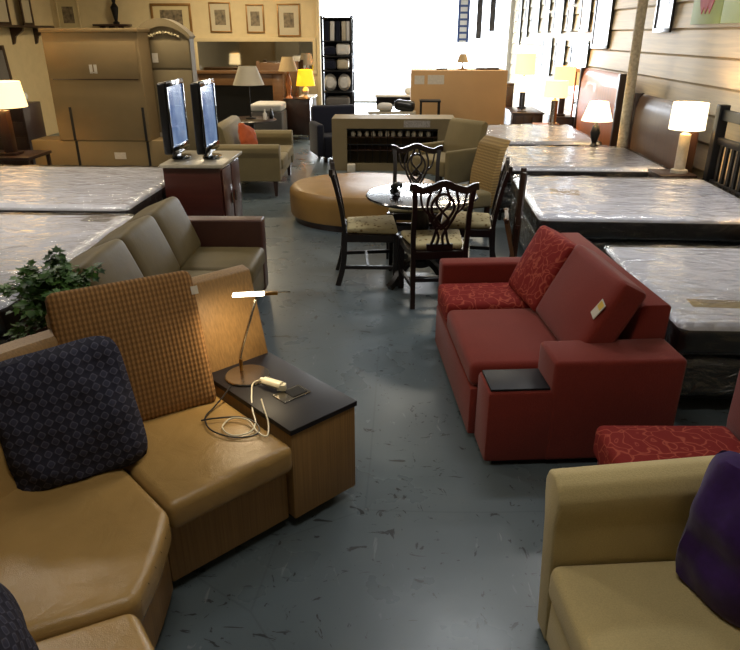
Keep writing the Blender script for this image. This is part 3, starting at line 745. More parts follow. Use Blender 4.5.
# ------------------------------------------------------------------ dining set
t = thing('round_table', 'round glossy black pedestal dining table', 'table', (0.20, 5.46, 0))
obj('tabletop', lathe(bm_new(), [(0.30, 0.715), (0.44, 0.718), (0.455, 0.728), (0.462, 0.738), (0.455, 0.748), (0.44, 0.75)], 56), 'table_top', t)
obj('pedestal', lathe(bm_new(), [(0.09, 0.14), (0.10, 0.20), (0.06, 0.26), (0.045, 0.40), (0.07, 0.48), (0.06, 0.56), (0.045, 0.62), (0.12, 0.70), (0.13, 0.715)], 24), 'mahogany', t)
for i in range(4):
    a_ = R(45)+i*PI/2; c, s = math.cos(a_), math.sin(a_)
    obj('leg', sweep(bm_new(), catmull([(0.05*c, 0.05*s, 0.22), (0.18*c, 0.18*s, 0.17), (0.30*c, 0.30*s, 0.06), (0.36*c, 0.36*s, 0.02)]), 0.05, 0.05), 'mahogany', t)
def make_dining(label, loc, rz):
    t = thing('dining_chair', label, 'chair', loc, rz, 'carved dining chairs around the round table')
    # faces +Y ; back at -Y
    for s in (-1, 1):
        obj('leg', sweep(bm_new(), [(s*0.235, 0.21, 0.44), (s*0.235, 0.21, 0)], 0.045, 0.045, (0, 1, 0)), 'mahogany', t)
        obj('leg', sweep(bm_new(), catmull([(s*0.20, -0.21, 0.46), (s*0.20, -0.225, 0.2), (s*0.205, -0.275, 0.0)]), 0.036, 0.045, (0, 1, 0)), 'mahogany', t)
        obj('back_post', sweep(bm_new(), catmull([(s*0.20, -0.21, 0.42), (s*0.205, -0.23, 0.60), (s*0.205, -0.27, 0.80), (s*0.215, -0.305, 0.935)]), 0.036, 0.032, (0, 1, 0)), 'mahogany', t)
    b = bm_new(); prism(b, [(-0.255, 0.235), (-0.215, -0.225), (0.215, -0.225), (0.255, 0.235)], 0.38, 0.445, 0.004, 1); obj('seat_rail', b, 'mahogany', t)
    obj('seat', prism(bm_new(), [(-0.245, 0.225), (-0.185, -0.19), (0.185, -0.19), (0.245, 0.225)], 0.445, 0.495, 0.02, 3, 0.02), 'cream_pattern', t, label='cream patterned upholstered seat')
    b = bm_new()
    for s in (-1, 1): sweep(b, [(s*0.235, 0.21, 0.16), (s*0.20, -0.235, 0.16)], 0.02, 0.03)
    sweep(b, [(-0.22, -0.02, 0.16), (0.22, -0.02, 0.16)], 0.02, 0.03); sweep(b, [(-0.2, -0.23, 0.22), (0.2, -0.23, 0.22)], 0.02, 0.03)
    obj('stretcher', b, 'mahogany', t)
    b = bm_new()
    sweep(b, catmull([(-0.25, -0.315, 0.955), (-0.215, -0.31, 0.950), (-0.16, -0.305, 0.925), (-0.08, -0.30, 0.945), (0, -0.30, 0.972), (0.08, -0.30, 0.945), (0.16, -0.305, 0.925), (0.215, -0.31, 0.950), (0.25, -0.315, 0.955)], 6), 0.03, 0.05)
    obj('top_rail', b, 'mahogany', t)
    b = bm_new()
    def yb(z_): return -0.205 - 0.19*max(0, z_-0.45)*1.05
    def loop(pts, w=0.018): sweep(b, catmull([(x, yb(z_), z_) for x, z_ in pts], 6), w, 0.02, (0, 1, 0))
    for s in (-1, 1):
        loop([(s*0.075, 0.47), (s*0.05, 0.55), (s*0.03, 0.62), (s*-0.045, 0.70), (s*-0.085, 0.79), (s*-0.055, 0.87), (0, 0.90)])
        loop([(s*0.03, 0.48), (s*0.015, 0.56), (s*0.05, 0.64), (s*0.095, 0.73), (s*0.115, 0.82), (s*0.09, 0.92)])
        loop([(s*0.02, 0.94), (s*0.05, 0.83), (s*0.0, 0.76), (s*-0.05, 0.69), (0, 0.62)])
        loop([(s*0.095, 0.74), (s*0.15, 0.80), (s*0.17, 0.90)], 0.015)
    sweep(b, [(-0.10, yb(0.475), 0.475), (0.10, yb(0.475), 0.475)], 0.025, 0.05)
    obj('back_splat', b, 'mahogany', t, label='pierced carved back splat')
    return t
ch = make_dining('carved black dining chair nearest the camera, its back toward us', (0.30, 5.09, 0), R(7))
dup(ch, (-0.235, 5.53, 0), R(-85), 'carved black dining chair at the left side of the round table, seen from its side')
dup(ch, (0.17, 6.26, 0), R(180-2), 'carved black dining chair on the far side of the round table, facing us')
dup(ch, (0.62, 5.72, 0), R(84), 'carved black dining chair at the right side of the round table, near the mattress')
# small dark ornament on the table
b = bm_new(); rn = random.Random(4)
for i in range(16):
    m = Matrix.Translation((rn.uniform(-.045, .045), rn.uniform(-.03, .03), rn.uniform(0.02, 0.085))) @ Matrix.Rotation(rn.uniform(0, 3), 4, 'X') @ Matrix.Rotation(rn.uniform(0, 3), 4, 'Z')
    lathe(b, [(0.002, -0.03), (0.018, -0.01), (0.016, 0.012), (0.003, 0.03)], 6, m)
lathe(b, [(0.03, 0), (0.04, 0.01), (0.02, 0.03)], 12)
o = obj('ornament', b, 'black_plastic', loc=(-0.01, 5.42, 0.752)); tag(o, 'small dark knobbly ornament on the round black table', 'ornament')
# a low chair-rung rack beside the right chair
t = thing('luggage_rack', 'dark wooden folding luggage rack leaning between the dining chairs and the beds', 'rack', (0.98, 5.35, 0), R(-8))
for s in (-0.17, 0.17):
    obj('leg', sweep(bm_new(), [(-0.02, s, 0.0), (0.02, s*0.6, 0.97)], 0.035, 0.03), 'dark_wood', t)
    obj('leg', sweep(bm_new(), [(0.06, s, 0.0), (-0.10, s, 0.62)], 0.03, 0.03), 'mid_wood', t)
b = bm_new(); sweep(b, [(-0.09, -0.2, 0.60), (-0.09, 0.2, 0.60)], 0.03, 0.03); sweep(b, [(0.0, -0.17, 0.55), (0.0, 0.17, 0.55)], 0.03, 0.03); obj('rail', b, 'dark_wood', t)

# khaki upholstered chairs
t = thing('side_chair', 'woven khaki high back chair behind the dining table by the wrapped mattress', 'chair', (0.66, 7.02, 0), R(115))
b = extrude_profile(bm_new(), [(-0.30, 0.28), (-0.22, 0.28), (-0.25, 0.62), (-0.32, 0.90), (-0.40, 0.97), (-0.44, 0.965), (-0.38, 0.85), (-0.33, 0.6)], -0.22, 0.22, Matrix.Rotation(R(90), 4, 'Z'), 0.01); obj('backrest', fixn(b), 'woven_khaki', t)
obj('seat', prism(bm_new(), [(-0.25, -0.24), (0.25, -0.24), (0.26, 0.26), (-0.26, 0.26)], 0.30, 0.46, 0.03, 3, 0.015), 'khaki_fabric', t)
for x in (-0.21, 0.21):
    for y in (-0.21, 0.21): obj('leg', sweep(bm_new(), [(x, y, 0.30), (x, y, 0)], 0.045, 0.045, (0, 1, 0), taper=0.7), 'dark_wood', t)
t = thing('lounge_chair', 'plain khaki lounge chair with a sloping back behind the woven khaki chair', 'chair', (0.62, 9.2, 0), R(-140))
b = extrude_profile(bm_new(), [(-0.36, 0.2), (-0.24, 0.2), (-0.28, 0.55), (-0.38, 0.86), (-0.44, 0.90), (-0.50, 0.86), (-0.42, 0.5)], -0.32, 0.32, None, 0.02); obj('backrest', fixn(b), 'khaki_fabric', t)
obj('seat', prism(bm_new(), [(-0.28, -0.32), (0.30, -0.32), (0.30, 0.32), (-0.28, 0.32)], 0.24, 0.44, 0.03, 3, 0.015), 'khaki_fabric', t)
for s in (-0.36, 0.36): obj('arm', box(bm_new(), -0.36, 0.30, s-0.04, s+0.04, 0.15, 0.58, 0.03, 3), 'khaki_fabric', t)
for x in (-0.24, 0.24):
    for y in (-0.3, 0.3): obj('leg', box(bm_new(), x-0.02, x+0.02, y-0.02, y+0.02, 0, 0.20), 'dark_wood', t)

# ------------------------------------------------------------------ oval ottoman
t = thing('ottoman', 'large oval tan leather ottoman in the aisle', 'ottoman', (-0.37, 7.60, 0))
obj('seat', lathe(bm_new(), [(0.0, 0.405), (0.30, 0.41), (0.76, 0.40), (0.83, 0.385), (0.86, 0.35), (0.865, 0.30), (0.86, 0.10), (0.85, 0.075), (0.0, 0.075)], 64, None, 1.0, 0.84, cap=False), 'otto_leather', t)
obj('base', lathe(bm_new(), [(0.81, 0.0), (0.83, 0.07), (0.78, 0.073)], 64, None, 1.0, 0.84), 'dark_wood', t)

# ------------------------------------------------------------------ television cabinet and televisions
t = thing('television_cabinet', 'red brown cabinet with a pale stone top carrying two televisions', 'cabinet', (-2.29, 6.46, 0))
obj('body', box(bm_new(), 0.0, 0.56, 0.0, 0.80, 0.04, 0.765, 0.005), 'red_wood', t)
obj('top', box(bm_new(), -0.02, 0.60, -0.03, 0.84, 0.766, 0.80, 0.006), 'stone_top', t)
for i, y in enumerate((0.03, 0.41)):
    d = obj('door', box(bm_new(), 0.561, 0.578, y, y+0.34, 0.07, 0.74, 0.004), 'red_wood', t)
    obj('handle', tube(bm_new(), [(0.586, y+(0.29 if i == 0 else 0.05), 0.35), (0.586, y+(0.29 if i == 0 else 0.05), 0.46)], 0.008), 'chrome', d)
def television(loc, rz, lab):
    t = thing('television', lab, 'television', loc, rz, 'televisions on the cabinet')
    # screen faces +X
    obj('body', box(bm_new(), -0.085, 0.0, -0.31, 0.31, 0.06, 0.655, 0.02, 3), 'black_plastic', t)
    b = bm_new()
    for (y0, y1, z0, z1) in ((-0.32, 0.32, 0.62, 0.665), (-0.32, 0.32, 0.05, 0.12), (-0.32, -0.29, 0.12, 0.62), (0.29, 0.32, 0.12, 0.62)): box(b, 0.0, 0.018, y0, y1, z0, z1, 0.004)
    obj('bezel', b, 'black_gloss', t)
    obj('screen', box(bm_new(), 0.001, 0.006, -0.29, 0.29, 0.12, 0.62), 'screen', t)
    obj('stand', box(bm_new(), -0.07, -0.02, -0.08, 0.08, 0.015, 0.06), 'black_plastic', t)
    obj('base', lathe(bm_new(), [(0.105, 0), (0.105, 0.008), (0.05, 0.015)], 32, None, 0.9, 1.6), 'black_gloss', t)
    t.scale = (1, 1, 1.12)
    return t
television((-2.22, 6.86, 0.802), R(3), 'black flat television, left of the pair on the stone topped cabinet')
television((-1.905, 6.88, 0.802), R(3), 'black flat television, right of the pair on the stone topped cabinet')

# ------------------------------------------------------------------ khaki loveseat behind the televisions
t = thing('loveseat', 'khaki fabric loveseat with rolled arms behind the television cabinet', 'sofa', (-1.52, 8.60, 0), R(2))
def roll(y0):
    b = bm_new()
    extrude_profile(b, [(-0.08, 0.2), (-0.08, 0.5), (-0.13, 0.57), (-0.12, 0.63), (-0.06, 0.66), (0.0, 0.665), (0.07, 0.65), (0.10, 0.60), (0.08, 0.54), (0.08, 0.2)], -0.78, 0.0, None, 0.012)
    bmesh.ops.transform(b, matrix=Matrix.Translation((0, y0, 0)) @ Matrix(((0, 1, 0, 0), (1, 0, 0, 0), (0, 0, 1, 0), (0, 0, 0, 1))), verts=b.verts); return fixn(b)
obj('arm', roll(0.10), 'khaki_fabric', t, angle=50); obj('arm', roll(1.52), 'khaki_fabric', t, angle=50)
obj('base', box(bm_new(), -0.78, -0.02, 0.19, 1.43, 0.20, 0.32, 0.01), 'khaki_fabric', t)
for i in range(2): obj('seat_cushion', prism(bm_new(), [(-0.60, 0.20+i*0.615), (0.02, 0.20+i*0.615), (0.02, 0.81+i*0.615), (-0.60, 0.81+i*0.615)], 0.325, 0.46, 0.03, 3, 0.015), 'khaki_fabric', t)
obj('backrest', extrude_profile(bm_new(), [(-0.60, 0.25), (-0.80, 0.25), (-0.90, 0.84), (-0.86, 0.88), (-0.78, 0.88), (-0.74, 0.84)], 0.19, 1.43, None, 0.02), 'khaki_fabric', t)
for x in (-0.70, -0.07):
    for y in (0.08, 1.50): obj('leg', sweep(bm_new(), [(x, y, 0.20), (x, y, 0)], 0.06, 0.06, (0, 1, 0), taper=0.6), 'dark_wood', t)
o = obj('throw_pillow', pillow(bm_new(), 0.36, 0.36, 0.13, seed=5), 'orange_fabric', loc=(-2.08, 9.40, 0.65), rot=(R(-25), R(24), R(60)))
tag(o, 'orange throw pillow tilted on the khaki loveseat', 'pillow')

# ------------------------------------------------------------------ cartons and armoire
t = thing('carton', 'low wide cardboard carton under the tall strapped carton', 'box', (-5.10, 9.30, 0))
obj('carton_body', box(bm_new(), 0, 1.90, 0, 0.42, 0.0, 0.61, 0.006), 'cardboard', t)
for x in (0.62, 1.62): obj('strap', box(bm_new(), x, x+0.035, -0.006, -0.0005, 0.02, 0.60), 'black_strap', t)
obj('label', box(bm_new(), 1.15, 1.31, -0.004, -0.0005, 0.36, 0.45), 'paper', t)
t = thing('carton', 'tall upright cardboard carton with a printed label and black straps', 'box', (-4.68, 9.28, 0.612))
obj('carton_body', box(bm_new(), 0, 1.27, 0, 0.42, 0.0, 1.37, 0.006), 'cardboard', t)
obj('flap', box(bm_new(), 0.03, 1.24, -0.016, -0.0005, 0.80, 1.26, 0.003), 'cardboard', t)
obj('seam', box(bm_new(), 0.06, 1.22, -0.019, -0.0165, 0.79, 0.802), 'dark_wood', t, label='dark seam across the carton')
obj('top_rim', box(bm_new(), -0.02, 1.29, -0.02, 0.44, 1.372, 1.42, 0.005), 'cardboard', t)
b = bm_new()
for dx in (0.0, 0.06): box(b, 0.58+dx, 0.62+dx, -0.020, -0.0165, 0.87, 0.98)
box(b, 0.59, 0.67, -0.020, -0.0165, 0.875, 0.89)
obj('label', b, 'paper', t)
for x in (0.20, 1.20): obj('strap', box(bm_new(), x, x+0.035, -0.006, -0.0005, 0.0, 0.44), 'black_strap', t)
t = thing('armoire', 'grey khaki armoire with an arched carved pediment beside the tall carton', 'cabinet', (-3.58, 9.80, 0))
W = 0.70
def arch(x0, x1, zb, zt, n=20): return [(x0 + (x1-x0)*i/n, zb + (zt-zb)*math.sin(PI*i/n)**0.8) for i in range(n+1)]
obj('body', extrude_profile(bm_new(), [(0, 0)] + arch(0, W, 1.95, 2.08) + [(W, 0)], 0, 0.2), 'cardboard2', t)
obj('side_edge', box(bm_new(), -0.015, 0.01, -0.02, -0.0005, 0.0, 1.92, 0.004), 'cream_edge', t, label='cream painted edge')
cr = arch(-0.10, W+0.03, 1.93, 2.16); cr2 = arch(0.0, W, 1.90, 2.06)
obj('pediment', extrude_profile(bm_new(), cr + cr2[::-1], -0.05, 0.2), 'cardboard2', t)
b = bm_new()
for i in range(11):
    x = 0.15+0.04*i; lathe(b, [(0.004, -0.02), (0.028, 0), (0.004, 0.02)], 8, Matrix.Translation((x, -0.02, 1.93+0.05*math.sin(PI*i/10))) @ Matrix.Rotation(i, 4, 'Y'))
obj('carving', b, 'cream_edge', t, label='cream carved ornament')
d = obj('door', box(bm_new(), 0.012, W-0.012, -0.018, -0.0005, 0.20, 1.50, 0.004), 'cardboard2', t)
obj('door', box(bm_new(), 0.012, W-0.012, -0.018, -0.0005, 1.53, 1.88, 0.004), 'cardboard2', t)
obj('label', box(bm_new(), 0.08, 0.34, -0.022, -0.0185, 0.45, 0.66), 'paper', t); obj('label', box(bm_new(), 0.16, 0.24, -0.022, -0.0185, 1.60, 1.72), 'paper', t)

# khaki crate/console in the aisle
t = thing('console_crate', 'wide khaki open fronted console standing behind the oval ottoman', 'console', (-1.02, 10.5, 0))
b = bm_new()
W = 1.88
box(b, 0, W, 0, 0.02, 0.64, 0.785); box(b, 0, 0.23, 0, 0.02, 0, 0.64); box(b, 1.62, W, 0, 0.02, 0, 0.64); box(b, 0.23, 1.62, 0, 0.02, 0, 0.12)
box(b, 0, 0.02, 0.02, 0.6, 0, 0.785); box(b, W-0.02, W, 0.02, 0.6, 0, 0.785); box(b, 0.02, W-0.02, 0.58, 0.6, 0, 0.785); box(b, 0.02, W-0.02, 0.02, 0.58, 0.765, 0.785)
obj('carcass', b, 'cardboard2', t)
b = bm_new(); box(b, 0.03, 1.85, 0.03, 0.55, 0.50, 0.515); box(b, 0.03, 1.85, 0.03, 0.55, 0.30, 0.315); obj('shelf', b, 'dark_wood', t)
b = bm_new()
for i in range(12): tube(b, [(0.28+0.115*i, 0.012, 0.12), (0.28+0.115*i, 0.012, 0.62)], 0.006, 6)
for zz in (0.62, 0.40): tube(b, [(0.23, 0.012, zz), (1.62, 0.012, zz)], 0.008, 6)
obj('lattice', b, 'black_metal', t)
obj('label', box(bm_new(), 1.10, 1.50, -0.004, -0.0005, 0.66, 0.76), 'grey_label', t)
rn = random.Random(3)
vase = None
for i in range(12):
    x = -1.02+0.32+0.105*i
    if vase is None:
        v_ = obj('jar', lathe(bm_new(), [(0.03, 0), (0.038, 0.03), (0.026, 0.06), (0.03, 0.075)], 12), 'stone_top', loc=(x, 10.60, 0.516)); vase = v_
        tag(v_, 'small pale jar on the upper shelf of the open khaki console', 'jar', 'jars on the console shelf')
    else:
        c = vase.copy(); C.objects.link(c); c.location = (x+rn.uniform(-.01, .01), 10.60, 0.516)
tag(obj('gift_box', box(bm_new(), -0.06, 0.06, -0.05, 0.05, 0, 0.12, 0.004), 'paper', loc=(-0.72, 10.40, 0.0)), 'small white box on the floor before the khaki console', 'box')

# big orange carton
t = thing('carton', 'very large orange brown carton standing before the bright window', 'box', (0.22, 13.0, 0))
obj('carton_body', box(bm_new(), 0, 1.75, 0, 0.7, 0, 1.36, 0.008), 'orange_card', t)
obj('label', box(bm_new(), 0.06, 0.24, -0.004, -0.0005, 1.12, 1.27), 'paper', t); obj('label', box(bm_new(), 0.30, 0.60, -0.004, -0.0005, 1.12, 1.28), 'paper', t)
tag(obj('tray', box(bm_new(), -0.22, 0.22, -0.15, 0.15, 0, 0.035, 0.01), 'dark_wood', loc=(1.62, 13.3, 1.361)), 'low dark tray on top of the large orange brown carton', 'tray')
tag(obj('book', box(bm_new(), -0.10, 0.10, -0.08, 0.08, 0, 0.03, 0.003), 'black_plastic', loc=(0.78, 13.25, 1.361)), 'small black book lying on the large orange brown carton', 'book')

# ------------------------------------------------------------------ table lamps
def lamp(label, loc, h0, shade, r0, r1, sh, base='round', bmat='black_metal', energy=8, square=False, zb=0.0, col=BULB, name='table_lamp'):
    """h0: height of shade bottom over the support; r0 bottom radius, r1 top radius, sh shade height"""
    t = thing(name, label, 'lamp', loc)
    seg = 4 if square else 36
    b = bm_new(); m = Matrix.Rotation(PI/4, 4, 'Z') if square else None
    q = 1.414 if square else 1.0
    lathe(b, [(r0*q, h0), (r1*q, h0+sh), (r1*q-0.006, h0+sh), (r0*q-0.006, h0), (r0*q, h0)], seg, m, cap=False)
    obj('lamp_shade', b, shade, t)
    b = bm_new()
    if base == 'round':
        lathe(b, [(0.09, 0), (0.09, 0.015), (0.02, 0.03), (0.012, 0.06), (0.012, h0+0.05), (0.02, h0+0.06)], 20)
    elif base == 'vase':
        lathe(b, [(0.07, 0), (0.06, 0.02), (0.03, 0.05), (0.05, h0*0.35), (0.065, h0*0.55), (0.04, h0*0.8), (0.012, h0*0.9), (0.012, h0+0.06)], 20)
    elif base == 'column':
        lathe(b, [(0.085, 0), (0.085, 0.03), (0.055, 0.04), (0.055, h0-0.05), (0.02, h0-0.03), (0.015, h0+0.05)], 20)
    else:
        box(b, -0.11, 0.11, -0.11, 0.11, 0, 0.03, 0.004); box(b, -0.06, 0.06, -0.06, 0.06, 0.03, h0-0.04, 0.01); lathe(b, [(0.015, h0-0.045), (0.015, h0+0.06)], 10)
    obj('lamp_base', b, bmat, t)
    if energy:
        b = bm_new(); lathe(b, [(0.012, h0+0.06), (0.03, h0+0.09), (0.032, h0+0.12), (0.01, h0+0.15)], 14); obj('bulb', b, 'tube', t)
        l = bpy.data.lights.new('bulb_light', 'POINT'); l.energy = energy; l.color = col; l.shadow_soft_size = 0.05
        o = bpy.data.objects.new('bulb_light', l); C.objects.link(o); o.parent = t; o.location = (0, 0, h0+sh*0.55)
    return t
def nightstand(x, y, w_, d_, h_, mat, lab, name='nightstand', facing=-1):
    t = thing(name, lab, 'nightstand', (x, y, 0))
    obj('body', box(bm_new(), -w_/2, w_/2, -d_/2, d_/2, 0.10, h_-0.025, 0.004), mat, t)
    obj('top', box(bm_new(), -w_/2-0.01, w_/2+0.01, -d_/2-0.01, d_/2+0.01, h_-0.024, h_, 0.004), mat, t)
    for i in range(2):
        z0 = 0.13 + i*(h_-0.19)/2; d = obj('drawer', box(bm_new(), -w_/2-0.014, -w_/2-0.0005, -d_/2+0.015, d_/2-0.015, z0, z0+(h_-0.19)/2-0.015, 0.003), mat, t)
        obj('knob', lathe(bm_new(), [(0.004, 0), (0.012, 0.012), (0.01, 0.02)], 10, Matrix.Translation((-w_/2-0.015, 0, z0+(h_-0.19)/4)) @ Matrix.Rotation(-PI/2, 4, 'Y')), 'brass', d)
    for sx in (-1, 1):
        for sy in (-1, 1): obj('leg', box(bm_new(), sx*(w_/2-0.03)-0.018, sx*(w_/2-0.03)+0.018, sy*(d_/2-0.03)-0.018, sy*(d_/2-0.03)+0.018, 0, 0.10), mat, t)
    return t
nightstand(2.90, 7.22, 0.36, 0.36, 0.62, 'dark_wood', 'dark wooden nightstand under the white drum shade lamp')
lamp('lit lamp with a white rectangular drum shade and a thick wooden column base', (2.96, 7.20, 0.621), 0.44, 'shade_bright', 0.175, 0.17, 0.26, 'column', 'stone_top', 24)
nightstand(3.02, 4.97, 0.4, 0.4, 0.60, 'dark_wood', 'dark nightstand between the two nearest wrapped mattresses at the siding wall')
lamp('lit cream drum lamp between the two nearest wrapped mattresses at the siding wall', (3.05, 4.97, 0.601), 0.46, 'shade_lit', 0.18, 0.17, 0.26, 'vase', 'dark_wood', 14)
nightstand(2.66, 9.28, 0.36, 0.34, 0.57, 'dark_wood', 'dark wooden nightstand under the lit conical lamp by the orange headboard')
lamp('lit lamp with a white conical shade before the orange wooden headboard', (2.62, 9.26, 0.571), 0.34, 'shade_bright', 0.20, 0.12, 0.24, 'vase', 'black_metal', 9)
nightstand(2.52, 11.85, 0.4, 0.4, 0.56, 'orange_wood', 'orange wooden nightstand past the furthest mattress')
lamp('lit lamp with a cream drum shade on the orange nightstand', (2.60, 11.78, 0.561), 0.44, 'shade_lit', 0.20, 0.19, 0.26, 'column', 'chrome', 7)
nightstand(2.98, 12.75, 0.45, 0.4, 0.60, 'dark_wood', 'dark nightstand beside the orange headboard row, against the siding wall')
lamp('lit amber drum lamp on the dark nightstand against the siding wall', (2.94, 12.75, 0.601), 0.52, 'shade_amber', 0.19, 0.19, 0.32, 'column', 'dark_wood', 4)
t = thing('cabinet', 'tall dark cabinet past the large orange brown carton, behind the dark dresser', 'cabinet', (2.02, 14.35, 0))
obj('body', box(bm_new(), 0, 0.30, 0, 0.5, 0.06, 1.02, 0.005), 'dark_wood', t); obj('top', box(bm_new(), -0.02, 0.32, -0.02, 0.52, 1.021, 1.05, 0.004), 'dark_wood', t)
obj('plinth', box(bm_new(), 0.02, 0.28, 0.02, 0.48, 0, 0.059), 'dark_wood', t); obj('door', box(bm_new(), 0.01, 0.29, -0.015, -0.0005, 0.10, 1.0, 0.003), 'dark_wood', t)
t = thing('dresser', 'dark dresser past the large orange brown carton carrying two lamps', 'dresser', (2.12, 12.95, 0))
obj('body', box(bm_new(), 0, 0.55, 0, 1.1, 0.08, 0.60, 0.005), 'dark_wood', t); obj('top', box(bm_new(), -0.02, 0.57, -0.02, 1.12, 0.601, 0.63, 0.005), 'dark_wood', t)
for x in (0.04, 0.51):
    for y in (0.05, 1.05): obj('leg', box(bm_new(), x-0.025, x+0.025, y-0.025, y+0.025, 0, 0.08), 'dark_wood', t)
for i in range(3): obj('drawer', box(bm_new(), 0.03+i*0.165, 0.185+i*0.165, -0.012, -0.0005, 0.12, 0.56, 0.004), 'dark_wood', t)
lamp('lit white drum lamp on a thin stand, front of the two on the dark dresser', (2.30, 13.12, 0.631), 0.36, 'shade_bright', 0.17, 0.165, 0.25, 'round', 'black_metal', 6)
lamp('lit yellow amber drum lamp, rear of the two on the dark dresser', (2.40, 13.75, 0.631), 0.62, 'shade_amber', 0.20, 0.19, 0.38, 'column', 'black_metal', 5)
lamp('small lamp with a cream conical shade on the large orange brown carton', (1.17, 13.3, 1.361), 0.12, 'shade_cream', 0.11, 0.06, 0.15, 'round', 'brass', 0)
# left lamps
t = thing('side_table', 'dark wooden side table under the wide lit lamp at the left edge', 'table', (-5.05, 8.60, 0))
obj('tabletop', box(bm_new(), -0.32, 0.42, -0.3, 0.3, 0.50, 0.54, 0.006), 'dark_wood', t); obj('shelf', box(bm_new(), -0.28, 0.38, -0.26, 0.26, 0.2, 0.22, 0.004), 'dark_wood', t)
for x in (-0.28, 0.38):
    for y in (-0.26, 0.26): obj('leg', box(bm_new(), x-0.02, x+0.02, y-0.02, y+0.02, 0, 0.5), 'dark_wood', t)
lamp('wide lit cream shade lamp on a square wooden base at the left edge', (-4.98, 8.55, 0.541), 0.58, 'shade_lit', 0.30, 0.26, 0.30, 'square', 'dark_wood', 16)
lamp('unlit white conical shade lamp on a thin black stand behind the televisions', (-2.60, 12.1, 0.601), 0.56, 'shade_off', 0.27, 0.15, 0.30, 'round', 'black_metal', 0)
t = thing('round_table', 'round dark table under the unlit white shade lamp', 'table', (-2.60, 12.1, 0))
obj('tabletop', lathe(bm_new(), [(0.42, 0.56), (0.45, 0.58), (0.42, 0.60)], 36), 'dark_wood', t)
obj('pedestal', lathe(bm_new(), [(0.25, 0), (0.22, 0.03), (0.05, 0.08), (0.05, 0.5), (0.15, 0.56)], 20), 'dark_wood', t)
for i, (x, y, m_, l_) in enumerate(((-2.32, 11.95, 'white_paint', 'small white bottle on the round dark table'), (-2.24, 12.12, 'black_plastic', 'small black bottle on the round dark table'))):
    o = obj('bottle', lathe(bm_new(), [(0.035, 0), (0.038, 0.02), (0.036, 0.10), (0.014, 0.13), (0.014, 0.17)], 14), m_, loc=(x, y, 0.601)); tag(o, l_, 'bottle')

# ------------------------------------------------------------------ far left corner
t = thing('fireplace_mantel', 'brown wooden mantel with a black opening against the far partition', 'mantel', (-4.35, 14.4, 0))
obj('surround', (lambda b: (box(b, 0, 0.22, 0, 0.3, 0, 1.22, 0.005), box(b, 1.75, 1.97, 0, 0.3, 0, 1.22, 0.005), box(b, 0.22, 1.75, 0, 0.3, 1.0, 1.22, 0.005), box(b, -0.05, 2.02, -0.05, 0.32, 1.222, 1.28, 0.008), b)[-1])(bm_new()), 'mid_wood', t)
obj('firebox', box(bm_new(), 0.22, 1.75, 0.12, 0.3, 0, 1.0), 'black_plastic', t)
t = thing('headboard', 'brown wooden headboard standing right of the black mantel opening', 'headboard', (-3.0, 14.85, 0))
obj('panel', box(bm_new(), 0.0, 0.88, 0.0, 0.06, 0.1, 1.42, 0.006), 'mid_wood', t)
for x in (0.0, 0.82): obj('post', box(bm_new(), x, x+0.06, -0.015, 0.075, 0, 1.45, 0.004), 'mid_wood', t)
t = thing('grey_ottoman', 'grey upholstered bench with a white cushion top near the far partition', 'bench', (-2.50, 13.3, 0))
obj('body', box(bm_new(), -0.3, 0.3, -0.3, 0.3, 0.08, 0.62, 0.03, 3), 'grey_fabric', t); obj('cushion', prism(bm_new(), [(-0.3, -0.3), (0.3, -0.3), (0.3, 0.3), (-0.3, 0.3)], 0.625, 0.76, 0.04, 3, 0.02), 'white_fabric', t)
for x in (-0.24, 0.24):
    for y in (-0.24, 0.24): obj('foot', box(bm_new(), x-0.03, x+0.03, y-0.03, y+0.03, 0, 0.08), 'dark_wood', t)
nightstand(-2.02, 13.95, 0.52, 0.4, 0.80, 'dark_wood', 'tall dark nightstand under the two far lamps', facing=1)
lamp('yellow glowing conical shade lamp at the far partition', (-1.87, 14.05, 0.801), 0.22, 'shade_yellow', 0.19, 0.14, 0.30, 'vase', 'white_paint', 7, col=(1.0, 0.62, 0.18))
lamp('cream unlit conical shade lamp just left of the yellow glowing lamp', (-2.18, 13.85, 0.801), 0.50, 'shade_cream', 0.19, 0.11, 0.26, 'vase', 'orange_wood', 0)
t = thing('counter_table', 'pale topped dark side table at the end of the far partition', 'table', (-1.92, 14.75, 0))
obj('tabletop', box(bm_new(), -0.16, 0.16, -0.3, 0.3, 0.74, 0.78, 0.005), 'white_paint', t)
obj('body', box(bm_new(), -0.14, 0.14, -0.28, 0.28, 0.0, 0.738, 0.004), 'grey_fabric', t)
tag(obj('stool', prism(bm_new(), [(-0.18, -0.18), (0.18, -0.18), (0.18, 0.18), (-0.18, 0.18)], 0.0, 0.42, 0.04, 3, 0.01), 'red_fabric', loc=(-1.98, 11.2, 0)), 'small red upholstered cube stool behind the khaki loveseat', 'stool')
# long mirror on partition
t = thing('wall_mirror', 'long horizontal framed mirror on the far partition wall', 'mirror', (-4.4, YP-0.03, 0))
b = bm_new(); x1 = 2.62
box(b, 0, x1, -0.02, 0.025, 1.82, 1.90, 0.004); box(b, 0, x1, -0.02, 0.025, 1.18, 1.24, 0.004); box(b, 0, 0.07, -0.02, 0.025, 1.24, 1.82, 0.004); box(b, x1-0.07, x1, -0.02, 0.025, 1.24, 1.82, 0.004)
obj('frame', b, 'wall_cream', t); obj('glass', box(bm_new(), 0.07, x1-0.07, 0.0, 0.012, 1.24, 1.82), 'mirror', t)

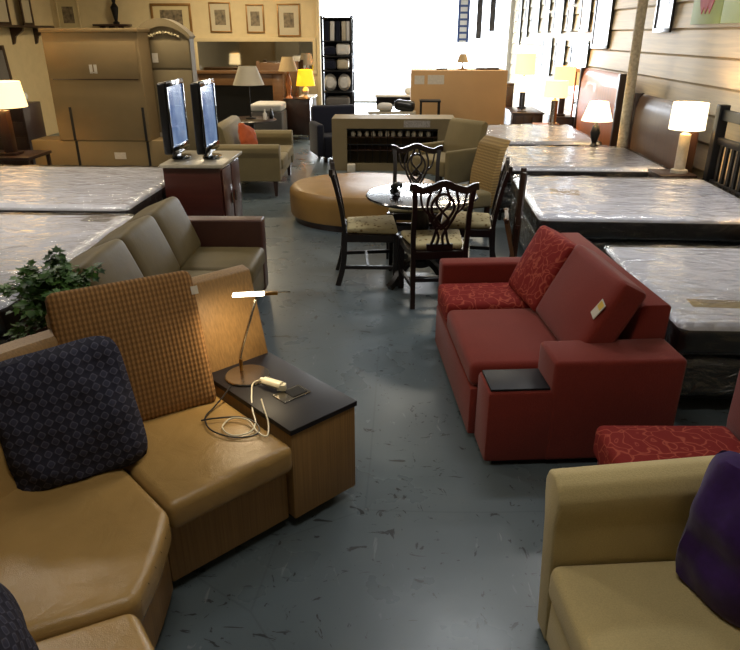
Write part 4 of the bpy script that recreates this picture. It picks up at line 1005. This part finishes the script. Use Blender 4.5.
def picture(label, plane, c, a0, a1, z0, z1, fw, fmat, amat, art=None, tilt=0.0, name='framed_picture', cat='picture'):
    """plane 'Y': wall facing -Y at y=c ; plane 'X': wall facing -X at x=c"""
    if plane == 'Y': t = thing(name, label, cat, ((a0+a1)/2, c, z0), 0)
    else: t = thing(name, label, cat, (c, (a0+a1)/2, z0), -PI/2)
    w_ = abs(a1-a0)/2; h_ = z1-z0
    b = bm_new()
    box(b, -w_, w_, -0.03, -0.001, 0, fw, 0.003); box(b, -w_, w_, -0.03, -0.001, h_-fw, h_, 0.003); box(b, -w_, -w_+fw, -0.03, -0.001, fw, h_-fw, 0.003); box(b, w_-fw, w_, -0.03, -0.001, fw, h_-fw, 0.003)
    obj('frame', b, fmat, t)
    obj('mat_board', box(bm_new(), -w_+fw, w_-fw, -0.014, -0.002, fw, h_-fw), amat, t)
    if art:
        m_, fr = art; ww, hh = w_*fr, h_*fr/2
        obj('print', box(bm_new(), -ww, ww, -0.017, -0.0145, h_/2-hh, h_/2+hh), m_, t)
    return t
M['art_grey'] = plain('grey_sketch', (112, 100, 80), 0.5, var=0.7, scale=14)
M['art_dark'] = plain('dark_sketch', (60, 56, 56), 0.4, var=0.7, scale=9)
M['art_silver'] = plain('silver_print', (150, 156, 176), 0.3, var=0.35, scale=5)
M['mat_white'] = plain('white_mat_board', (212, 208, 202), 0.5, var=0.03, coat=0.3)
M['mat_cream'] = plain('cream_mat_board', (198, 182, 140), 0.6, var=0.03)
picture('wide cream landscape picture in a gold frame high on the far partition', 'Y', YP-0.001, -5.26, -4.40, 2.00, 2.56, 0.05, 'gold_frame', 'mat_cream', ('art_grey', 0.55))
picture('gold framed sketch, left of the three portrait pictures on the far partition', 'Y', YP-0.001, -4.02, -3.56, 2.00, 2.58, 0.03, 'gold_frame', 'glass_print', ('art_grey', 0.5))
picture('gold framed sketch, middle of the three portrait pictures on the far partition', 'Y', YP-0.001, -3.24, -2.86, 1.99, 2.54, 0.03, 'gold_frame', 'glass_print', ('art_grey', 0.5))
picture('gold framed sketch, right of the three portrait pictures on the far partition', 'Y', YP-0.001, -2.58, -2.10, 1.92, 2.55, 0.03, 'gold_frame', 'glass_print', ('art_grey', 0.45))
picture('cream picture in a pale frame behind the tall carton', 'Y', YP-0.001, -7.28, -6.80, 2.02, 2.66, 0.03, 'wall_cream', 'mat_cream', ('art_grey', 0.5))
# bracket shelves on the left wall
def wallshelf(y0, y1, z_, lab):
    t = thing('wall_shelf', lab, 'shelf', (XL, 0, 0))
    obj('board', box(bm_new(), 0.001, 0.35, y0, y1, z_, z_+0.04, 0.004), 'dark_wood', t)
    n = 4
    for i in range(n):
        y = y0+0.2+(y1-y0-0.4)*i/(n-1)
        obj('bracket', extrude_profile(bm_new(), [(0.002, z_-0.001), (0.26, z_-0.001), (0.24, z_-0.06), (0.08, z_-0.16), (0.04, z_-0.28), (0.002, z_-0.30)], y-0.03, y+0.03), 'dark_wood', t)
wallshelf(11.6, 14.6, 2.08, 'dark wooden bracket shelf along the left wall')
for i, (y, w_, h_, l_) in enumerate(((12.2, 0.6, 0.5, 'dark framed mirror on the left wall shelf, nearest of its row'), (13.1, 0.5, 0.55, 'dark framed picture on the left wall shelf, middle of its row'), (14.0, 0.4, 0.5, 'dark framed picture on the left wall shelf, furthest of its row'))):
    t = thing('framed_picture', l_, 'picture', (XL+0.12, y, 2.121), 0)
    b = bm_new()
    box(b, 0, 0.03, -w_/2, w_/2, 0, 0.05); box(b, 0, 0.03, -w_/2, w_/2, h_-0.05, h_); box(b, 0, 0.03, -w_/2, -w_/2+0.05, 0.05, h_-0.05); box(b, 0, 0.03, w_/2-0.05, w_/2, 0.05, h_-0.05)
    obj('frame', b, 'dark_wood', t); obj('print', box(bm_new(), 0.008, 0.018, -w_/2+0.05, w_/2-0.05, 0.05, h_-0.05), 'glass_print', t)
t = thing('wall_shelf', 'short dark shelf with brackets high on the far partition above the tall carton', 'shelf', (-6.45, YP, 0))
obj('board', box(bm_new(), 0, 0.75, -0.25, -0.001, 2.12, 2.16, 0.004), 'dark_wood', t)
for x in (0.12, 0.32, 0.52): obj('bracket', box(bm_new(), x, x+0.06, -0.2, -0.001, 1.95, 2.119, 0.006), 'dark_wood', t)
o = obj('statuette', lathe(bm_new(), [(0.06, 0), (0.07, 0.03), (0.03, 0.06), (0.06, 0.2), (0.08, 0.32), (0.03, 0.40), (0.045, 0.46), (0.01, 0.52)], 16), 'black_metal', loc=(-5.98, YP-0.13, 2.161)); tag(o, 'dark statuette on the short shelf above the tall carton', 'ornament')
# grey headboards and dark chest at far left
for i, (y, l_) in enumerate(((10.9, 'grey panelled headboard leaning on the left wall, nearest of the two'), (12.3, 'grey panelled headboard leaning on the left wall, furthest of the two'))):
    t = thing('headboard', l_, 'headboard', (XL+0.24, y, 0), 0, 'headboards on the left wall')
    m = Matrix.Rotation(R(-4), 4, 'Y')
    obj('panel', box(bm_new(), -0.03, 0.03, -0.55, 0.55, 0.1, 1.70, 0.006, 2, m), 'grey_fabric', t)
    for s in (-0.58, 0.58): obj('post', box(bm_new(), -0.04, 0.04, s-0.04, s+0.04, 0.01, 1.78, 0.006, 2, m), 'dark_wood', t)
t = thing('chest', 'dark grey chest of drawers behind the wide lit lamp at the left', 'chest', (-6.1, 10.4, 0))
obj('body', box(bm_new(), -0.5, 0.5, -0.25, 0.3, 0.08, 1.0, 0.008), 'dark_wood', t)
for i in range(4): obj('drawer', box(bm_new(), -0.47, 0.47, -0.265, -0.2505, 0.11+i*0.22, 0.31+i*0.22, 0.004), 'dark_wood', t)
for x in (-0.45, 0.45):
    for y in (-0.2, 0.25): obj('foot', box(bm_new(), x-0.03, x+0.03, y-0.03, y+0.03, 0, 0.08), 'dark_wood', t)
for i, (x, y, rz, l_) in enumerate(((-5.75, 10.1, 0.2, 'white cushion on the dark chest at the far left'),)):
    o = obj('cushion', cushion(bm_new(), 0.35, 0.3, 0.14, 0.06, 0.02, 8), 'white_fabric', loc=(-5.85, 10.4, 1.085)); tag(o, l_, 'cushion')

# ------------------------------------------------------------------ black shelving unit
t = thing('shelving_unit', 'tall black open shelving unit stacked with linens beside the bright window', 'shelving', (-1.34, 12.2, 0))
for x in (0.0, 0.50):
    for y in (0.0, 0.42): obj('post', box(bm_new(), x, x+0.035, y, y+0.035, 0, 2.25, 0.003), 'black_metal', t)
for zz in (0.12, 0.45, 0.78, 1.04, 1.39, 1.62, 1.86, 2.22): obj('shelf', box(bm_new(), 0.0, 0.535, 0.0, 0.455, zz-0.02, zz, 0.003), 'black_metal', t)
obj('back_panel', box(bm_new(), 0.035, 0.50, 0.436, 0.452, 0.1, 2.2), 'navy_fabric', t)
rn = random.Random(9)
for i, (x, lean, m_) in enumerate(((-1.24, 0.10, 'navy_fabric'), (-1.15, 0.08, 'white_fabric'), (-1.05, -0.02, 'navy_fabric'), (-0.95, 0.0, 'stone_top'), (-0.87, 0.0, 'white_fabric'))):
    o = obj('folder', box(bm_new(), -0.035, 0.035, -0.15, 0.15, 0, 0.30, 0.006), m_, loc=(x, 12.38, 1.862), rot=(0, lean*0.4, 0))
    tag(o, {0: 'dark blue binder at the left end of the top shelf row', 1: 'pale binder second from the left on the top shelf', 2: 'dark blue binder in the middle of the top shelf row', 3: 'beige binder second from the right on the top shelf', 4: 'white binder at the right end of the top shelf row'}[i], 'binder', 'binders on the top shelf')
for (x, z_, m_, w_, h_, l_) in ((-1.20, 1.621, 'navy_fabric', 0.2, 0.14, 'folded dark blue linen on the second shelf of the black unit'), (-0.98, 1.621, 'white_fabric', 0.22, 0.19, 'folded white linen on the second shelf of the black unit'),
                                (-1.20, 1.391, 'navy_fabric', 0.2, 0.16, 'folded dark blue linen on the third shelf of the black unit'), (-0.98, 1.391, 'stone_top', 0.2, 0.18, 'folded beige linen on the third shelf of the black unit'),
                                (-1.08, 0.785, 'grey_fabric', 0.40, 0.16, 'folded grey blanket on the fifth shelf of the black unit'), (-1.08, 0.455, 'navy_fabric', 0.40, 0.24, 'folded dark blanket on the sixth shelf of the black unit')):
    o = obj('folded_linen', cushion(bm_new(), w_, 0.36, h_, 0.05, 0.01, 8), m_, loc=(x, 12.42, z_+h_/2+0.008)); tag(o, l_, 'linen')
for x, l_ in ((-1.205, 'left round white pillow on the fourth shelf of the black unit'), (-0.96, 'right round white pillow on the fourth shelf of the black unit')):
    o = obj('round_pillow', lathe(bm_new(), [(0.0, -0.09), (0.07, -0.08), (0.11, 0.0), (0.07, 0.08), (0.0, 0.09)], 24, Matrix.Rotation(PI/2, 4, 'X'), 1, 1.3, cap=False), 'white_fabric', loc=(x, 12.35, 1.19)); tag(o, l_, 'pillow')
t = thing('club_chair', 'dark navy upholstered club chair in front of the black shelving unit', 'chair', (-1.02, 11.55, 0), R(20))
obj('base', box(bm_new(), -0.32, 0.32, -0.3, 0.3, 0.08, 0.42, 0.03, 3), 'navy_fabric', t)
obj('backrest', box(bm_new(), -0.38, 0.38, 0.22, 0.38, 0.1, 0.86, 0.05, 4), 'navy_fabric', t)
for s in (-0.37, 0.37): obj('arm', box(bm_new(), s-0.06, s+0.06, -0.32, 0.3, 0.1, 0.62, 0.04, 3), 'navy_fabric', t)
for x in (-0.28, 0.28):
    for y in (-0.24, 0.24): obj('leg', box(bm_new(), x-0.02, x+0.02, y-0.02, y+0.02, 0, 0.09), 'dark_wood', t)

# small tables near the window
t = thing('desk', 'dark framed desk with a pale top before the bright window', 'desk', (-0.50, 14.9, 0))
obj('tabletop', box(bm_new(), 0, 1.15, 0, 0.6, 0.74, 0.78, 0.005), 'white_paint', t)
for x in (0.02, 1.08):
    for y in (0.02, 0.53): obj('leg', box(bm_new(), x, x+0.05, y, y+0.05, 0, 0.74), 'black_metal', t)
obj('rail', box(bm_new(), 0.07, 1.08, 0.53, 0.56, 0.5, 0.73), 'black_metal', t)
o = obj('bolster', cushion(bm_new(), 0.3, 0.25, 0.12, 0.05, 0.02, 8), 'white_fabric', loc=(0.28, 15.15, 0.845)); tag(o, 'pale folded cloth on the desk before the bright window', 'cloth')
t = thing('stool', 'dark wooden stool frame left of the large orange brown carton', 'stool', (0.38, 12.35, 0))
for x in (0, 0.32):
    for y in (0, 0.3): obj('leg', box(bm_new(), x, x+0.03, y, y+0.03, 0, 0.86), 'black_metal', t)
obj('seat', box(bm_new(), -0.01, 0.36, -0.01, 0.34, 0.86, 0.89, 0.004), 'black_metal', t); obj('rail', box(bm_new(), 0.03, 0.32, 0.01, 0.025, 0.40, 0.43), 'black_metal', t)
t = thing('bench', 'low bench with a dark bundle on it before the bright window', 'bench', (-0.55, 12.3, 0))
obj('seat', box(bm_new(), 0, 0.85, 0, 0.35, 0.66, 0.70, 0.006), 'stone_top', t)
for x in (0.03, 0.78):
    for y in (0.03, 0.28): obj('leg', box(bm_new(), x, x+0.04, y, y+0.04, 0, 0.66), 'black_metal', t)
o = obj('bundle', cushion(bm_new(), 0.36, 0.22, 0.17, 0.07, 0.02, 10, None, 0.04, 4), 'black_plastic', loc=(0.10, 12.45, 0.795)); tag(o, 'dark crumpled bundle on the bench before the bright window', 'bundle')
o = obj('bundle', cushion(bm_new(), 0.28, 0.22, 0.11, 0.05, 0.02, 10, None, 0.03, 9), 'white_fabric', loc=(-0.25, 12.45, 0.765)); tag(o, 'pale crumpled bundle on the bench before the bright window', 'bundle')

# ------------------------------------------------------------------ headboards on the right wall
t = thing('headboard', 'dark glossy sleigh headboard between the lamps on the right', 'headboard', (3.22, 0, 0))
b = extrude_profile(bm_new(), [(-0.02, 0.1), (0.03, 0.1), (0.03, 0.80), (0.06, 1.05), (0.10, 1.17), (0.08, 1.25), (0.03, 1.26), (-0.01, 1.21), (-0.04, 1.08), (-0.05, 0.8)], 7.36, 9.10, Matrix.Translation((-0.13, 0, 0))); obj('panel', b, 'sleigh_wood', t, angle=60)
for y in (7.30, 9.11): obj('post', box(bm_new(), -0.19, -0.08, y, y+0.055, 0, 1.27, 0.01), 'dark_wood', t)
t = thing('headboard', 'orange wooden sleigh headboard with a curved top behind the conical lamp', 'headboard', (3.22, 0, 0))
b = extrude_profile(bm_new(), [(-0.02, 0.1), (0.03, 0.1), (0.03, 0.85), (0.07, 1.22), (0.11, 1.36), (0.09, 1.44), (0.03, 1.45), (-0.01, 1.40), (-0.04, 1.25), (-0.05, 0.85)], 9.95, 12.0, Matrix.Translation((-0.13, 0, 0))); obj('panel', b, 'orange_wood', t, angle=60)
for y in (9.86, 12.01): obj('post', box(bm_new(), -0.19, -0.08, y, y+0.075, 0, 1.46, 0.01), 'dark_wood', t)
t = thing('headboard', 'black slatted headboard at the right edge of the photo', 'headboard', (3.20, 0, 0))
for y in (5.3, 6.96): obj('post', box(bm_new(), -0.05, 0.05, y, y+0.09, 0, 1.32, 0.006), 'black_metal', t)
b = bm_new(); box(b, -0.02, 0.02, 5.39, 6.96, 1.18, 1.28, 0.005); box(b, -0.02, 0.02, 5.39, 6.96, 0.95, 1.02, 0.005); box(b, -0.02, 0.02, 5.39, 6.96, 0.5, 0.6, 0.005); obj('rail', b, 'black_metal', t)
b = bm_new()
for i in range(12): y = 5.46+i*0.125; box(b, -0.012, 0.012, y, y+0.05, 0.6, 0.95)
obj('slat', b, 'black_metal', t)

t = thing('standing_mirror', 'orange wooden framed standing mirror past the orange headboard', 'mirror', (3.12, 12.35, 0), R(-90))
b = bm_new()
for x in (-0.34, 0.28): box(b, x, x+0.06, -0.02, 0.02, 0, 1.42, 0.004)
for zz in (0.08, 1.36): box(b, -0.28, 0.28, -0.02, 0.02, zz, zz+0.06, 0.004)
obj('frame', b, 'orange_wood', t); obj('glass', box(bm_new(), -0.28, 0.28, -0.006, 0.006, 0.14, 1.36), 'mirror', t)
# ------------------------------------------------------------------ pictures on the right wall
XW = XR-0.042
picture('black framed silver print hanging low on the siding wall above the orange headboard', 'X', XW, 11.75, 12.75, 1.74, 2.70, 0.06, 'black_plastic', 'art_silver', None)
picture('narrow dark framed grey print right of the pale column', 'X', XW, 9.15, 9.75, 1.98, 2.7, 0.05, 'black_plastic', 'art_silver', ('art_dark', 0.4))
M['canvas_green'] = plain('green_canvas', (150, 168, 110), 0.7, var=0.1, scale=5)
M['tulip_pink'] = plain('tulip_pink', (168, 84, 92), 0.7, var=0.15, scale=8)
def canvas(lab, y0, y1, petal):
    t = thing('canvas', lab, 'picture', (XW, (y0+y1)/2, 2.06), -PI/2, 'green flower canvases')
    w_ = (y1-y0)/2
    obj('canvas_face', box(bm_new(), -w_, w_, -0.035, -0.001, 0, 0.8, 0.003), 'canvas_green', t)
    if petal:
        b = bm_new()
        for dx, s in ((-0.10, 0.9), (0.0, 1.0), (0.10, 0.9)):
            pts = [(dx + 0.10*math.sin(PI*q)*(1 if 1 else 0)*sg, 0.10+0.5*s*q) for sg, rng in ((1, [i/8 for i in range(9)]), (-1, [i/8 for i in range(7, 0, -1)])) for q in rng]
            extrude_profile(b, pts, -0.045-0.002*(dx == 0), -0.036)
        obj('tulip', b, 'tulip_pink', t, label='pink tulip flower')
canvas('green canvas with a pink tulip high at the right edge', 7.76, 8.52, True)
canvas('plain green canvas nearest the right edge, beside the tulip canvas', 6.9, 7.74, False)
rows = [(13.05, 13.75, 2.0, 2.75, 'white_mat', 0), (14.3, 14.8, 2.02, 2.45, 'x', 1), (14.3, 14.8, 2.5, 2.95, 'x', 1), (15.2, 16.1, 1.98, 2.9, 'x', 0), (16.6, 17.2, 2.0, 2.4, 'x', 1), (16.6, 17.2, 2.45, 2.85, 'x', 1),
        (17.8, 18.8, 2.0, 3.0, 'x', 0), (12.9, 14.2, 1.15, 1.85, 'x', 2), (14.7, 15.6, 1.3, 1.85, 'x', 1), (16.0, 17.0, 1.1, 1.9, 'x', 0), (19.3, 19.8, 1.9, 3.0, 'x', 3), (20.4, 20.9, 1.7, 3.1, 'x', 3)]
where = ['large white picture in a black frame past the silver print', 'small dark framed picture, lower of the stacked pair past the large white picture', 'small dark framed picture, upper of the stacked pair past the large white picture',
         'tall white picture in a thin dark frame between two stacked pairs', 'small cream picture, lower of the further stacked pair on the siding wall', 'small cream picture, upper of the further stacked pair on the siding wall',
         'tall white picture past the further stacked pair on the siding wall', 'wide black framed mirror low on the siding wall above the amber lamp', 'small black framed print low on the siding wall above the dark dresser',
         'tall black framed white picture low on the siding wall behind the dresser lamps', 'narrow dark picture near the far end of the siding wall', 'narrow dark picture furthest down the siding wall']
for (y0, y1, z0, z1, _, kd), l_ in zip(rows, where):
    if kd == 2: picture(l_, 'X', XW, y0, y1, z0, z1, 0.05, 'black_plastic', 'mirror', None, name='wall_mirror', cat='mirror')
    else: picture(l_, 'X', XW, y0, y1, z0, z1, 0.05 if kd != 1 else 0.04, 'black_plastic', 'mat_white', (('art_dark', 0.5) if kd == 3 else ('art_grey', 0.35)) if kd else None)
# signs hung at the glazed end
t = thing('hanging_banner', 'narrow blue and white vertical banner hanging before the bright window', 'banner', (1.86, 21.6, 0))
obj('banner_cloth', box(bm_new(), -0.17, 0.17, -0.01, 0.01, 1.75, 3.4), 'white_paint', t)
M['sign_blue'] = plain('sign_blue', (60, 80, 130), 0.6)
b = bm_new(); box(b, -0.17, -0.10, -0.014, -0.0105, 1.75, 3.4); box(b, 0.10, 0.17, -0.014, -0.0105, 1.75, 3.4)
for i in range(9): box(b, -0.10, 0.10, -0.014, -0.0105, 1.80+i*0.18, 1.86+i*0.18)
obj('blue_print', b, 'sign_blue', t)
obj('hanger', tube(bm_new(), [(0, 0, 3.4), (0, 0, CEIL)], 0.006, 6), 'black_metal', t)
for x, z0, l_ in ((2.32, 1.85, 'narrow dark hanging strip right of the blue banner'), (2.70, 2.05, 'short narrow dark hanging strip nearest the siding wall at the window end')):
    t = thing('hanging_strip', l_, 'banner', (x, 21.6, 0))
    obj('strip', box(bm_new(), -0.08, 0.08, -0.01, 0.01, z0, 3.3), 'art_dark', t); obj('hanger', tube(bm_new(), [(0, 0, 3.3), (0, 0, CEIL)], 0.006, 6), 'black_metal', t)

# settle the two seating groups a touch sideways
for o in C.objects:
    if o.parent: continue
    kind = o.name.split('.')[0]
    if kind in ('sectional_sofa', 'power_adapter', 'cable', 'desk_lamp') or (kind in ('back_cushion', 'throw_pillow') and o.location.x < 0 and o.location.y < 4): o.location.x += 0.022
    if kind in ('sleeper_sofa', 'back_pillow'): o.location.x -= 0.022
